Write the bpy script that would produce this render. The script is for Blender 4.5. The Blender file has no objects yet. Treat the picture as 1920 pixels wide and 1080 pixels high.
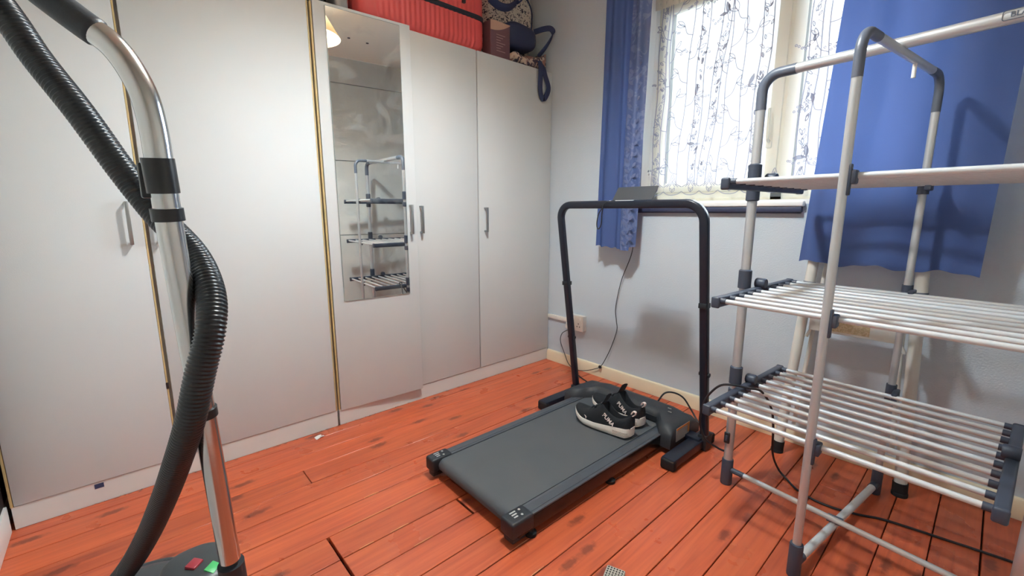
import bpy, bmesh, math, random
from mathutils import Vector, Matrix
random.seed(7)
S = bpy.context.scene
COL = S.collection
PI = math.pi

# ------------------------------------------------------------ camera, world, lights, exposure
cam_d = bpy.data.cameras.new('camera')
cam = bpy.data.objects.new('camera', cam_d); COL.objects.link(cam)
cam_d.sensor_width = 36; cam_d.lens = 820 / 1920 * 36; cam_d.clip_start = 0.02
PITCH, YAW = math.radians(10.06), math.radians(48.0)
fw = Vector((-math.sin(YAW)*math.cos(PITCH), math.cos(YAW)*math.cos(PITCH), -math.sin(PITCH)))
rt = Vector((math.cos(YAW), math.sin(YAW), 0)); up = rt.cross(fw)
M = Matrix((rt, up, -fw)).transposed().to_4x4(); M.translation = Vector((2.164, -2.3166, 1.1))
cam.matrix_world = M
S.camera = cam

W = bpy.data.worlds.new('sky'); S.world = W; W.use_nodes = True
bg = W.node_tree.nodes['Background']
bg.inputs[0].default_value = (0.88, 0.95, 1.0, 1); bg.inputs[1].default_value = 1.15

def area(name, loc, rot, sx, sy, power, color=(1, 1, 1), portal=False):
    d = bpy.data.lights.new(name, 'AREA'); d.shape = 'RECTANGLE'; d.size = sx; d.size_y = sy
    d.energy = power; d.color = color
    if portal: d.cycles.is_portal = True
    o = bpy.data.objects.new(name, d); COL.objects.link(o); o.location = loc; o.rotation_euler = rot
    return o
area('window_portal', (1.4, 0.22, 1.70), (-PI/2, 0, 0), 1.5, 1.2, 1, portal=True)
sd = bpy.data.lights.new('sky_fill_sun', 'SUN'); sd.energy = 22; sd.angle = math.radians(70); sd.color = (0.80, 0.91, 1.0)  # added broad sun, stands in for the bright overcast sky outside the window
so_ = bpy.data.objects.new('sky_fill_sun', sd); COL.objects.link(so_)
so_.rotation_euler = Vector((-.35, -.80, -.50)).to_track_quat('-Z', 'Y').to_euler()
# the pendant bulb (its shade is seen in the wardrobe mirror)
ld = bpy.data.lights.new('pendant_bulb', 'POINT'); ld.energy = 90; ld.color = (0.72, 0.88, 1.0); ld.shadow_soft_size = 0.075
lo = bpy.data.objects.new('pendant_bulb', ld); COL.objects.link(lo); lo.location = (1.17, -1.36, 2.385)

S.view_settings.view_transform = 'Standard'; S.view_settings.look = 'None'
S.view_settings.gamma = 1; S.view_settings.use_curve_mapping = False
S.view_settings.exposure = 0.5
S.cycles.max_bounces = 14; S.cycles.diffuse_bounces = 8; S.cycles.transparent_max_bounces = 16
S.cycles.sample_clamp_indirect = 12.0

# ------------------------------------------------------------ materials
def lin(c):
    if isinstance(c, str):
        c = tuple(int(c[i:i+2], 16) for i in (0, 2, 4))
    return tuple(((v/255)/12.92 if v/255 <= .04045 else ((v/255+.055)/1.055)**2.4) for v in c) + (1,)

def mat(name, c, rough=.5, metal=0., bump=0., bscale=60., var=0., vscale=8., spec=.5, c2=None, stretch=None, trans=0.):
    m = bpy.data.materials.new(name); m.use_nodes = True
    nt = m.node_tree; N = nt.nodes; L = nt.links; b = N['Principled BSDF']
    b.inputs['Roughness'].default_value = rough; b.inputs['Metallic'].default_value = metal
    b.inputs['Specular IOR Level'].default_value = spec
    col = lin(c); b.inputs['Base Color'].default_value = col
    tc = None
    def coord():
        t = N.new('ShaderNodeTexCoord'); mp = N.new('ShaderNodeMapping')
        if stretch: mp.inputs['Scale'].default_value = stretch
        L.new(t.outputs['Object'], mp.inputs[0]); return mp.outputs[0]
    if var or bump: tc = coord()
    if var:
        n = N.new('ShaderNodeTexNoise'); n.inputs['Scale'].default_value = vscale; n.inputs['Detail'].default_value = 5
        L.new(tc, n.inputs['Vector'])
        r = N.new('ShaderNodeMapRange'); r.inputs[1].default_value = .3; r.inputs[2].default_value = .7
        L.new(n.outputs['Fac'], r.inputs[0])
        mx = N.new('ShaderNodeMix'); mx.data_type = 'RGBA'
        a = lin(c2) if c2 else tuple(v*(1-var) for v in col[:3])+(1,)
        mx.inputs[6].default_value = a; mx.inputs[7].default_value = col
        L.new(r.outputs[0], mx.inputs[0]); L.new(mx.outputs[2], b.inputs['Base Color'])
    if bump:
        n = N.new('ShaderNodeTexNoise'); n.inputs['Scale'].default_value = bscale; n.inputs['Detail'].default_value = 3
        L.new(tc, n.inputs['Vector'])
        bp = N.new('ShaderNodeBump'); bp.inputs['Strength'].default_value = bump; bp.inputs['Distance'].default_value = .004
        L.new(n.outputs['Fac'], bp.inputs['Height']); L.new(bp.outputs[0], b.inputs['Normal'])
    if trans:
        t = N.new('ShaderNodeBsdfTranslucent'); t.inputs[0].default_value = col
        ms = N.new('ShaderNodeMixShader'); ms.inputs[0].default_value = trans
        L.new(b.outputs[0], ms.inputs[1]); L.new(t.outputs[0], ms.inputs[2])
        L.new(ms.outputs[0], N['Material Output'].inputs[0])
    return m

def plank_mat():
    m = bpy.data.materials.new('varnished_floorboard'); m.use_nodes = True
    nt = m.node_tree; N = nt.nodes; L = nt.links; b = N['Principled BSDF']
    tc = N.new('ShaderNodeTexCoord'); oi = N.new('ShaderNodeObjectInfo')
    off = N.new('ShaderNodeVectorMath'); off.operation = 'SCALE'; off.inputs[0].default_value = (7, 13, 3)
    L.new(oi.outputs['Random'], off.inputs['Scale'])
    ad = N.new('ShaderNodeVectorMath'); L.new(tc.outputs['Object'], ad.inputs[0]); L.new(off.outputs[0], ad.inputs[1])
    mp = N.new('ShaderNodeMapping'); mp.inputs['Scale'].default_value = (34, 1.6, 10); L.new(ad.outputs[0], mp.inputs[0])
    g = N.new('ShaderNodeTexNoise'); g.inputs['Scale'].default_value = 1.6; g.inputs['Detail'].default_value = 7
    g.inputs['Distortion'].default_value = .6; L.new(mp.outputs[0], g.inputs['Vector'])
    cr = N.new('ShaderNodeValToRGB'); e = cr.color_ramp.elements
    e[0].position = .25; e[0].color = lin((158, 70, 50)); e[1].position = .78; e[1].color = lin((208, 105, 69))
    x = cr.color_ramp.elements.new(.5); x.color = lin((188, 87, 58))
    L.new(g.outputs['Fac'], cr.inputs[0])
    # broad orange/red drift between and along boards
    mp2 = N.new('ShaderNodeMapping'); mp2.inputs['Scale'].default_value = (5, 1.0, 5); L.new(ad.outputs[0], mp2.inputs[0])
    n2 = N.new('ShaderNodeTexNoise'); n2.inputs['Scale'].default_value = 1.7; n2.inputs['Detail'].default_value = 4; L.new(mp2.outputs[0], n2.inputs['Vector'])
    mr = N.new('ShaderNodeMapRange'); mr.inputs[1].default_value = .25; mr.inputs[2].default_value = .85; mr.inputs[4].default_value = .5; L.new(n2.outputs['Fac'], mr.inputs[0])
    mx = N.new('ShaderNodeMix'); mx.data_type = 'RGBA'; mx.inputs[7].default_value = lin((216, 113, 63))
    L.new(mr.outputs[0], mx.inputs[0]); L.new(cr.outputs[0], mx.inputs[6])
    # knots
    mp3 = N.new('ShaderNodeMapping'); mp3.inputs['Scale'].default_value = (7.5, 2.6, 1); L.new(ad.outputs[0], mp3.inputs[0])
    vo = N.new('ShaderNodeTexVoronoi'); vo.inputs['Scale'].default_value = 1.0; vo.voronoi_dimensions = '2D'; L.new(mp3.outputs[0], vo.inputs['Vector'])
    nz = N.new('ShaderNodeTexNoise'); nz.inputs['Scale'].default_value = 60; L.new(ad.outputs[0], nz.inputs['Vector'])
    su = N.new('ShaderNodeMath'); su.operation = 'MULTIPLY_ADD'; su.inputs[1].default_value = .14; L.new(nz.outputs['Fac'], su.inputs[0]); L.new(vo.outputs['Distance'], su.inputs[2])
    kr = N.new('ShaderNodeMapRange'); kr.inputs[1].default_value = .13; kr.inputs[2].default_value = .21; kr.inputs[3].default_value = .6; kr.inputs[4].default_value = 0; L.new(su.outputs[0], kr.inputs[0])
    mk = N.new('ShaderNodeMix'); mk.data_type = 'RGBA'; mk.inputs[7].default_value = lin((74, 40, 36))
    sp = N.new('ShaderNodeSeparateColor'); L.new(vo.outputs['Color'], sp.inputs[0])
    gt = N.new('ShaderNodeMath'); gt.operation = 'GREATER_THAN'; gt.inputs[1].default_value = .52; L.new(sp.outputs[0], gt.inputs[0])
    ml = N.new('ShaderNodeMath'); ml.operation = 'MULTIPLY'; L.new(kr.outputs[0], ml.inputs[0]); L.new(gt.outputs[0], ml.inputs[1])
    L.new(ml.outputs[0], mk.inputs[0]); L.new(mx.outputs[2], mk.inputs[6])
    # per board brightness
    hs = N.new('ShaderNodeHueSaturation'); hv = N.new('ShaderNodeMapRange'); hv.inputs[3].default_value = .86; hv.inputs[4].default_value = 1.12
    L.new(oi.outputs['Random'], hv.inputs[0]); L.new(hv.outputs[0], hs.inputs['Value']); L.new(mk.outputs[2], hs.inputs['Color'])
    L.new(hs.outputs[0], b.inputs['Base Color'])
    # patchy varnish
    n4 = N.new('ShaderNodeTexNoise'); n4.inputs['Scale'].default_value = 5; n4.inputs['Detail'].default_value = 6; L.new(ad.outputs[0], n4.inputs['Vector'])
    rr = N.new('ShaderNodeMapRange'); rr.inputs[1].default_value = .2; rr.inputs[2].default_value = .8; rr.inputs[3].default_value = .22; rr.inputs[4].default_value = .40
    L.new(n4.outputs['Fac'], rr.inputs[0]); L.new(rr.outputs[0], b.inputs['Roughness'])
    b.inputs['Specular IOR Level'].default_value = .5
    bp = N.new('ShaderNodeBump'); bp.inputs['Strength'].default_value = .17; bp.inputs['Distance'].default_value = .003
    n5 = N.new('ShaderNodeTexNoise'); n5.inputs['Scale'].default_value = 14; n5.inputs['Detail'].default_value = 5; L.new(ad.outputs[0], n5.inputs['Vector'])
    a2 = N.new('ShaderNodeMath'); L.new(g.outputs['Fac'], a2.inputs[0]); L.new(n5.outputs['Fac'], a2.inputs[1])
    L.new(a2.outputs[0], bp.inputs['Height']); L.new(bp.outputs[0], b.inputs['Normal'])
    return m

def print_mat(name, base, ink, scale, t0, t1, rough=.8, ink2=None):
    m = bpy.data.materials.new(name); m.use_nodes = True
    nt = m.node_tree; N = nt.nodes; L = nt.links; b = N['Principled BSDF']; b.inputs['Roughness'].default_value = rough
    tc = N.new('ShaderNodeTexCoord'); n = N.new('ShaderNodeTexNoise'); n.inputs['Scale'].default_value = scale; n.inputs['Detail'].default_value = 2; n.inputs['Distortion'].default_value = 1.2
    L.new(tc.outputs['Object'], n.inputs['Vector'])
    r = N.new('ShaderNodeMapRange'); r.inputs[1].default_value = t0; r.inputs[2].default_value = t1; L.new(n.outputs['Fac'], r.inputs[0])
    mx = N.new('ShaderNodeMix'); mx.data_type = 'RGBA'; mx.inputs[6].default_value = lin(base); mx.inputs[7].default_value = lin(ink)
    L.new(r.outputs[0], mx.inputs[0]); out = mx.outputs[2]
    if ink2:
        n2 = N.new('ShaderNodeTexNoise'); n2.inputs['Scale'].default_value = scale*.6; L.new(tc.outputs['Object'], n2.inputs['Vector'])
        r2 = N.new('ShaderNodeMapRange'); r2.inputs[1].default_value = .55; r2.inputs[2].default_value = .6; L.new(n2.outputs['Fac'], r2.inputs[0])
        m2 = N.new('ShaderNodeMix'); m2.data_type = 'RGBA'; m2.inputs[7].default_value = lin(ink2)
        L.new(r2.outputs[0], m2.inputs[0]); L.new(out, m2.inputs[6]); out = m2.outputs[2]
    L.new(out, b.inputs['Base Color']); return m

def sheer_mat(name, c, op, translu):
    m = bpy.data.materials.new(name); m.use_nodes = True
    nt = m.node_tree; N = nt.nodes; L = nt.links; N.remove(N['Principled BSDF'])
    tr = N.new('ShaderNodeBsdfTransparent'); tl = N.new('ShaderNodeBsdfTranslucent'); df = N.new('ShaderNodeBsdfDiffuse')
    tl.inputs[0].default_value = lin(c); df.inputs[0].default_value = lin(c)
    a = N.new('ShaderNodeMixShader'); a.inputs[0].default_value = translu; L.new(df.outputs[0], a.inputs[1]); L.new(tl.outputs[0], a.inputs[2])
    o = N.new('ShaderNodeMixShader'); o.inputs[0].default_value = op; L.new(tr.outputs[0], o.inputs[1]); L.new(a.outputs[0], o.inputs[2])
    L.new(o.outputs[0], N['Material Output'].inputs[0]); return m

def glass_mat():
    m = bpy.data.materials.new('window_glass'); m.use_nodes = True
    nt = m.node_tree; N = nt.nodes; L = nt.links; N.remove(N['Principled BSDF'])
    tr = N.new('ShaderNodeBsdfTransparent'); gl = N.new('ShaderNodeBsdfGlossy'); gl.inputs['Roughness'].default_value = .02
    tr.inputs[0].default_value = (.95, .97, .97, 1)
    fr = N.new('ShaderNodeFresnel'); fr.inputs[0].default_value = 1.45
    o = N.new('ShaderNodeMixShader'); L.new(fr.outputs[0], o.inputs[0]); L.new(tr.outputs[0], o.inputs[1]); L.new(gl.outputs[0], o.inputs[2])
    L.new(o.outputs[0], N['Material Output'].inputs[0]); return m

def mirror_mat():
    m = bpy.data.materials.new('mirror_silver'); m.use_nodes = True
    nt = m.node_tree; N = nt.nodes; L = nt.links; b = N['Principled BSDF']
    b.inputs['Base Color'].default_value = (.86, .88, .86, 1); b.inputs['Metallic'].default_value = 1; b.inputs['Roughness'].default_value = .012
    # smears of dust on the glass towards the handle side
    d = N.new('ShaderNodeBsdfDiffuse'); d.inputs[0].default_value = lin((225, 228, 224))
    tc = N.new('ShaderNodeTexCoord'); n = N.new('ShaderNodeTexNoise'); n.inputs['Scale'].default_value = 9; n.inputs['Detail'].default_value = 8; n.inputs['Distortion'].default_value = .9
    L.new(tc.outputs['Object'], n.inputs['Vector'])
    r = N.new('ShaderNodeMapRange'); r.inputs[1].default_value = .52; r.inputs[2].default_value = .85; r.inputs[4].default_value = .22; L.new(n.outputs['Fac'], r.inputs[0])
    o = N.new('ShaderNodeMixShader'); L.new(r.outputs[0], o.inputs[0]); L.new(b.outputs[0], o.inputs[1]); L.new(d.outputs[0], o.inputs[2])
    L.new(o.outputs[0], N['Material Output'].inputs[0]); return m

def curtain_mat():
    m = mat('navy_curtain_cloth', (76, 97, 150), .75, bump=.15, bscale=400, trans=.3)
    return m

MT = dict(
    plank=plank_mat(), sub=mat('dark_subfloor', (30, 18, 14), .9),
    wall=mat('grey_wall_paint', (193, 202, 209), .85, bump=.35, bscale=150, var=.03, vscale=3),
    wall2=mat('pale_grey_wall_paint', (206, 208, 203), .85, bump=.3, bscale=120, var=.1, vscale=3),
    ceil=mat('cream_ceiling_paint', (240, 235, 222), .9, bump=.2, bscale=200),
    white=mat('white_laminate', (199, 201, 200), .72, bump=.06, bscale=300, var=.02, vscale=4, spec=.25),
    plinth=mat('white_plinth_laminate', (212, 212, 208), .5, var=.04, vscale=6),
    tan=mat('raw_tan_edge', (196, 170, 118), .6, var=.15, vscale=20),
    chrome=mat('brushed_nickel', (168, 168, 165), .35, 1.0),
    steel=mat('polished_steel_tube', (200, 200, 198), .19, 1.0, bump=.02, bscale=80),
    mirror=mirror_mat(), mirredge=mat('mirror_glass_edge', (150, 156, 150), .2),
    glass=glass_mat(), net=sheer_mat('white_net', (250, 250, 250), .2, .5),
    heading=sheer_mat('gathered_net_heading', (238, 226, 206), .85, .5),
    embro=sheer_mat('embroidery_thread', (158, 158, 172), .90, .16),
    frame=mat('cream_window_gloss', (232, 228, 208), .35), reveal=mat('white_reveal_gloss', (232, 234, 234), .5),
    sillw=mat('white_sill_gloss', (238, 238, 234), .3), sillb=mat('dark_sill_nosing', (62, 66, 92), .5, var=.3, vscale=30),
    skirt=mat('cream_skirting_gloss', (232, 217, 186), .45, var=.06, vscale=5),
    curt=curtain_mat(), crest=mat('silver_damask_weave', (104, 112, 146), .42, trans=.25),
    damask=print_mat('damask_weave', (74, 90, 134), (100, 112, 150), 24, .50, .58, .5),
    black=mat('black_plastic', (30, 33, 38), .5, bump=.1, bscale=300), blackm=mat('black_powder_coat', (26, 30, 42), .34),
    rubber=mat('black_rubber', (20, 20, 22), .75), belt=mat('running_belt', (82, 85, 88), .72, bump=.3, bscale=700, var=.12, vscale=5),
    rail=mat('dark_side_rail', (76, 80, 86), .3, var=.15, vscale=14), hood=mat('charcoal_hood', (48, 50, 54), .55, bump=.15, bscale=500),
    brownside=mat('black_gloss_frame_side', (24, 21, 22), .25),
    sticker=mat('foil_sticker', (190, 188, 184), .35, .3), orange=mat('orange_warning_strip', (214, 142, 72), .5),
    alu=mat('aluminium_tube', (196, 197, 198), .38, .55), rod=mat('pale_coated_rod', (206, 209, 210), .4, .12),
    blue=mat('slate_grey_plastic', (64, 70, 84), .45), bluet=mat('grey_blue_plastic_cap', (88, 94, 106), .4),
    wpost=mat('off_white_ladder_enamel', (214, 211, 202), .5, var=.08, vscale=9), tanlab=print_mat('tan_printed_label', (206, 186, 152), (182, 160, 124), 70, .46, .56, .6),
    red=mat('red_ribbed_shell', (214, 80, 76), .42, bump=.08, bscale=300), redin=mat('dark_red_shell', (150, 40, 44), .5), zipb=mat('black_zip_band', (34, 36, 46), .6),
    bag=print_mat('cream_printed_canvas', (214, 202, 186), (56, 54, 66), 62, .56, .585), navy=mat('navy_webbing', (48, 56, 88), .8, bump=.2, bscale=500),
    navyp=mat('navy_nylon', (38, 48, 78), .6, bump=.2, bscale=60),
    box=mat('plum_brown_card', (108, 72, 76), .6, var=.08, vscale=8), boxtop=mat('tan_card_band', (190, 150, 128), .6), boxtext=mat('pale_print', (158, 124, 124), .6),
    paisley=print_mat('paisley_cotton', (192, 168, 148), (72, 60, 72), 34, .47, .53, .85, ink2=(150, 104, 92)),
    knit=mat('black_knit_mesh', (22, 24, 29), .85, bump=.5, bscale=500), sole=mat('off_white_foam', (240, 232, 222), .6, var=.1, vscale=24),
    white2=mat('plain_white_plastic', (236, 234, 228), .4), pinkw=mat('pale_pink_print', (232, 214, 206), .5), liner=mat('charcoal_liner', (40, 42, 48), .9),
    hose=mat('black_ribbed_hose', (26, 28, 30), .3), vac=mat('charcoal_vacuum_plastic', (52, 56, 58), .38, bump=.05, bscale=300),
    btnr=mat('red_button', (150, 42, 52), .4), btng=mat('green_button', (66, 172, 96), .4),
    shade=mat('peach_lampshade', (186, 146, 98), .8, trans=.05), grey=mat('grey_perforated_plastic', (176, 172, 160), .5),
    dark=mat('dark_brown_matt', (38, 26, 24), .6), paper=mat('white_paper', (228, 222, 214), .7), fluff=mat('grey_dust', (120, 108, 98), .95),
    plug=mat('white_plug_plastic', (224, 218, 208), .4), cable=mat('black_cable', (28, 28, 34), .5), greyt=mat('smoky_plastic', (130, 128, 128), .3),
    blot=mat('grimy_seam', (140, 138, 132), .9),
)

# ------------------------------------------------------------ mesh helpers
def new(): return bmesh.new()
def box(bm, x0, x1, y0, y1, z0, z1, bev=0., seg=2, mx=None):
    r = bmesh.ops.create_cube(bm, size=1); vs = r['verts']
    for v in vs:
        v.co = Vector(((x0+x1)/2+v.co.x*(x1-x0), (y0+y1)/2+v.co.y*(y1-y0), (z0+z1)/2+v.co.z*(z1-z0)))
    if bev:
        es = list({e for v in vs for e in v.link_edges})
        r2 = bmesh.ops.bevel(bm, geom=es, offset=bev, segments=seg, affect='EDGES', profile=.5)
        vs = list({v for f in r2['faces'] for v in f.verts} | {v for v in vs if v.is_valid})
    if mx is not None:
        for v in vs: v.co = mx @ v.co
    return vs
def smooth_path(pts, n=8, closed=False):
    P = [Vector(p) for p in pts]; out = []
    m = len(P)
    for i in range(m if closed else m-1):
        p0 = P[(i-1) % m] if (closed or i > 0) else P[0]*2-P[1]
        p1 = P[i]; p2 = P[(i+1) % m]
        p3 = P[(i+2) % m] if (closed or i+2 < m) else P[-1]*2-P[-2]
        for k in range(n):
            t = k/n
            out.append(.5*((2*p1)+(-p0+p2)*t+(2*p0-5*p1+4*p2-p3)*t*t+(-p0+3*p1-3*p2+p3)*t**3))
    if not closed: out.append(P[-1])
    return out
def sweep(bm, path, prof, closed=False, caps=True, scale=None, upv=None):
    """sweep a 2-D profile (list of (u,v)) along path with parallel transport"""
    P = [Vector(p) for p in path]; n = len(P); m = len(prof)
    T = []
    for i in range(n):
        a = P[(i-1) % n] if (closed or i > 0) else P[i]; b = P[(i+1) % n] if (closed or i < n-1) else P[i]
        T.append((b-a).normalized())
    u = Vector(upv) if upv else (Vector((0, 0, 1)) if abs(T[0].z) < .9 else Vector((1, 0, 0)))
    u = (u-T[0]*u.dot(T[0])).normalized()
    rings = []
    for i in range(n):
        if upv: u = Vector(upv)
        u = (u-T[i]*u.dot(T[i])).normalized(); v = T[i].cross(u)
        s = scale(i/(n-1)) if callable(scale) else (scale[i] if scale else 1.)
        rings.append([bm.verts.new(P[i]+u*(a*s)+v*(b*s)) for a, b in prof])
    for i in range(n if closed else n-1):
        A, B = rings[i], rings[(i+1) % n]
        for k in range(m):
            bm.faces.new((A[k], A[(k+1) % m], B[(k+1) % m], B[k]))
    if caps and not closed:
        bm.faces.new(rings[0][::-1]); bm.faces.new(rings[-1])
def circ(r, n=14, ry=None): return [(r*math.cos(2*PI*k/n), (ry or r)*math.sin(2*PI*k/n)) for k in range(n)]
def rrect(w, h, r, n=3):
    o = []
    for cx, cy, a0 in ((w/2-r, h/2-r, 0), (-w/2+r, h/2-r, 90), (-w/2+r, -h/2+r, 180), (w/2-r, -h/2+r, 270)):
        for k in range(n+1):
            a = math.radians(a0+90*k/n); o.append((cx+r*math.cos(a), cy+r*math.sin(a)))
    return o
def tube(bm, pts, r, n=14, caps=True): sweep(bm, pts, circ(r, n), caps=caps)
def loft(bm, rings, caps=True, closed_ring=True):
    R = [[bm.verts.new(Vector(p)) for p in r] for r in rings]; m = len(R[0])
    for i in range(len(R)-1):
        for k in range(m if closed_ring else m-1):
            bm.faces.new((R[i][k], R[i][(k+1) % m], R[i+1][(k+1) % m], R[i+1][k]))
    if caps and closed_ring:
        bm.faces.new(R[0][::-1]); bm.faces.new(R[-1])
    return R
def lathe(bm, prof, c, n=40, cap=True):
    rings = [[(c[0]+r*math.cos(2*PI*k/n), c[1]+r*math.sin(2*PI*k/n), c[2]+z) for k in range(n)] for r, z in prof]
    loft(bm, rings, caps=cap)
def arc_bend(a, b, c, r, n=8):
    """points for corner b between a and c rounded with radius r"""
    a, b, c = Vector(a), Vector(b), Vector(c); d1 = (a-b).normalized(); d2 = (c-b).normalized()
    ang = d1.angle(d2); t = r/math.tan(ang/2); p = b+d1*t; q = b+d2*t
    ce = b+(d1+d2).normalized()*(r/math.sin(ang/2)); out = []
    for k in range(n+1):
        f = k/n; w = PI-ang; v = (p-ce)*math.sin((1-f)*w)/math.sin(w)+(q-ce)*math.sin(f*w)/math.sin(w)
        out.append(ce+v)
    return out

def mesh_of(name, bm, smooth=True, angle=40):
    bmesh.ops.remove_doubles(bm, verts=bm.verts, dist=1e-6)
    bmesh.ops.recalc_face_normals(bm, faces=bm.faces)
    me = bpy.data.meshes.new(name); bm.to_mesh(me); bm.free()
    if smooth:
        me.polygons.foreach_set('use_smooth', [True]*len(me.polygons))
        try: me.set_sharp_from_angle(angle=math.radians(angle))
        except Exception: pass
    return me
def obj(name, bm, m, parent=None, smooth=True, angle=40, kind=None):
    me = mesh_of(name, bm, smooth, angle) if isinstance(bm, bmesh.types.BMesh) else bm
    if not me.materials: me.materials.append(MT[m] if isinstance(m, str) else m)
    o = bpy.data.objects.new(name, me); COL.objects.link(o)
    if parent is not None: attach(o, parent)
    if kind: o['kind'] = kind
    return o
def wloc(o):
    v = Vector((0, 0, 0))
    while o is not None: v = v+o.location+o.matrix_parent_inverse.translation; o = o.parent
    return v
def attach(o, parent):
    o.parent = parent; w = wloc(parent)
    if w.length > 1e-9: o.matrix_parent_inverse = Matrix.Translation(-w)
INV = {}
def thing(name, label, cat, loc=(0, 0, 0), group=None):
    o = bpy.data.objects.new(name, None); COL.objects.link(o); o.location = loc; o.empty_display_size = .05
    return tag(o, label, cat, group)
def tag(o, label, cat, group=None):
    o['label'] = label; o['category'] = cat
    if group: o['group'] = group
    return o
def struct(name, bm, m, parent=None, **k):
    o = obj(name, bm, m, parent, **k)
    if parent is None: o['kind'] = 'structure'
    return o
def piece(name, m, parent, fn, *a, **k):
    bm = new(); sm = k.pop('smooth', True); fn(bm, *a, **k); return obj(name, bm, m, parent, smooth=sm)
def text_mesh(txt, size, mx, depth=.0006, shear=0):
    cu = bpy.data.curves.new('lettering', 'FONT'); cu.body = txt; cu.size = size; cu.extrude = depth; cu.shear = shear; cu.offset = size*.012
    cu.align_x = 'CENTER'; cu.align_y = 'CENTER'
    o = bpy.data.objects.new('lettering_source', cu); COL.objects.link(o)
    dg = bpy.context.evaluated_depsgraph_get(); me = bpy.data.meshes.new_from_object(o.evaluated_get(dg))
    bpy.data.objects.remove(o); bpy.data.curves.remove(cu)
    me.transform(mx); me.materials.clear(); return me
def frame(o, x, y):
    x = Vector(x).normalized(); y = Vector(y); z = x.cross(y).normalized(); y = z.cross(x)
    m = Matrix((x, y, z)).transposed().to_4x4(); m.translation = Vector(o); return m

# ------------------------------------------------------------ room shell
XR, YF, ZC, XL = 2.50, -2.72, 2.57, -0.62
fl = struct('floor', (lambda b: (box(b, XL, XR+.012, YF, 0, -.06, -.022), b)[1])(new()), 'sub', smooth=False)
gaps = [-.62, -.06, .053, .170, .290, .407, .528, .645, .760, .885, .996, 1.112, 1.226, 1.342, 1.460, 1.573, 1.690, 1.798, 1.911, 2.025, 2.140, 2.256, 2.372, 2.50]
cuts = {.290: [-1.838], .760: [-1.90, -1.40], .885: [-1.90, -1.455], 1.226: [-1.95], 1.573: [-1.75], 1.798: [-.30, -1.6], 2.025: [-.95]}
for i in range(len(gaps)-1):
    x0, x1 = gaps[i], gaps[i+1]
    ys = [YF]+sorted(cuts.get(x0, []))+[0.]
    for j in range(len(ys)-1):
        bm = new(); g = .0014
        wide = .0045 if x0 in (.760, .885) else g
        box(bm, x0+g*random.uniform(.6, 1.5), x1-g*random.uniform(.6, 1.5), ys[j]+(wide if j else 0), ys[j+1]-(wide if j < len(ys)-2 else 0), -.022, random.uniform(-.0012, 0.), .0016, 1)
        obj('plank', bm, 'plank', fl)

for x, y0_, y1_, w in ((.760, -1.86, -1.46, .0022), (.645, -1.72, -1.66, .0018), (.885, -1.73, -1.66, .0024), (.885, -1.84, -1.79, .0024), (.996, -1.70, -1.63, .0026), (1.226, -1.46, -1.40, .0024), (1.342, -1.50, -1.44, .0022)):
    bm = new(); n_ = 7; A = []; 
    for k in range(n_):
        y = y0_+(y1_-y0_)*k/(n_-1); h = w*(.35+.65*math.sin(PI*k/(n_-1)))*random.uniform(.7, 1.2); A.append([(x-.0022-h, y, -.004), (x-.0022+h*.2, y, -.004), (x-.0022+h*.2, y, .0006), (x-.0022-h, y, .0006)])
    loft(bm, A); obj('worn_edge', bm, mat('bare_worn_wood', (226, 160, 112), .7) if 'bare_worn_wood' not in bpy.data.materials else bpy.data.materials['bare_worn_wood'], fl, smooth=False)
# window opening
WX0, WX1, WZ0, WZ1 = .705, 2.10, 1.132, 2.26
bm = new()
box(bm, XL, WX0, 0, .25, -.06, ZC); box(bm, WX1, XR+.1, 0, .25, -.06, ZC); box(bm, WX0, WX1, 0, .25, -.06, WZ0-.002); box(bm, WX0, WX1, 0, .25, WZ1, ZC)
struct('wall_back', bm, 'wall', smooth=False)
bm = new(); box(bm, XL-.1, XL, YF, .25, -.06, ZC); struct('wall_left', bm, 'wall', smooth=False)
bm = new(); box(bm, XL-.1, XR+.1, YF-.1, YF, -.06, ZC); struct('wall_front', bm, 'wall2', smooth=False)
wr = bm = new(); box(bm, XR+.012, XR+.1, YF, 0, -.06, ZC); wr = struct('wall_right', bm, 'blot', smooth=False)
zs = [0, .848, 1.595, 2.332, ZC]
for a, b in zip(zs, zs[1:]):
    bm = new(); box(bm, XR, XR+.014, YF, 0, a+(.003 if a else 0), b-(.003 if b < ZC else 0), .002, 1); obj('panel', bm, 'wall2', wr)
ce = bm = new(); box(bm, XL-.1, XR+.1, YF-.1, .25, ZC, ZC+.1); ce = struct('ceiling', bm, 'ceil', smooth=False)
for q in ((1.947, -.865), (1.978, -.696)):
    bm = new(); lathe(bm, [(.001, -.004), (.011, -.004), (.013, 0)], (q[0], q[1], ZC), 14); obj('ceiling_hole', bm, 'dark', ce)

def baseboard(name, pts_box):
    bm = new(); box(bm, *pts_box, .004, 2); return struct(name, bm, 'skirt')
bm = new()
prof = [(0, 0), (-.018, 0), (-.018, .068), (-.014, .076), (-.006, .079), (0, .079)]
loft(bm, [[(x, y, z) for y, z in prof] for x in (.002, XR)])
struct('baseboard_back', bm, 'skirt')
bm = new(); box(bm, .004, XR, YF, YF+.016, 0, .10, .003); struct('baseboard_front', bm, 'white2')
bm = new(); box(bm, XR-.016, XR, YF+.016, -.018, 0, .10, .003); struct('baseboard_right', bm, 'white2')
bm = new(); box(bm, -.25, .10, YF, YF+.008, .10, 2.0); struct('dark_strip_1', bm, 'dark', smooth=False)  # plain dark strip added to fill the dark sliver past the wardrobe end

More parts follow.
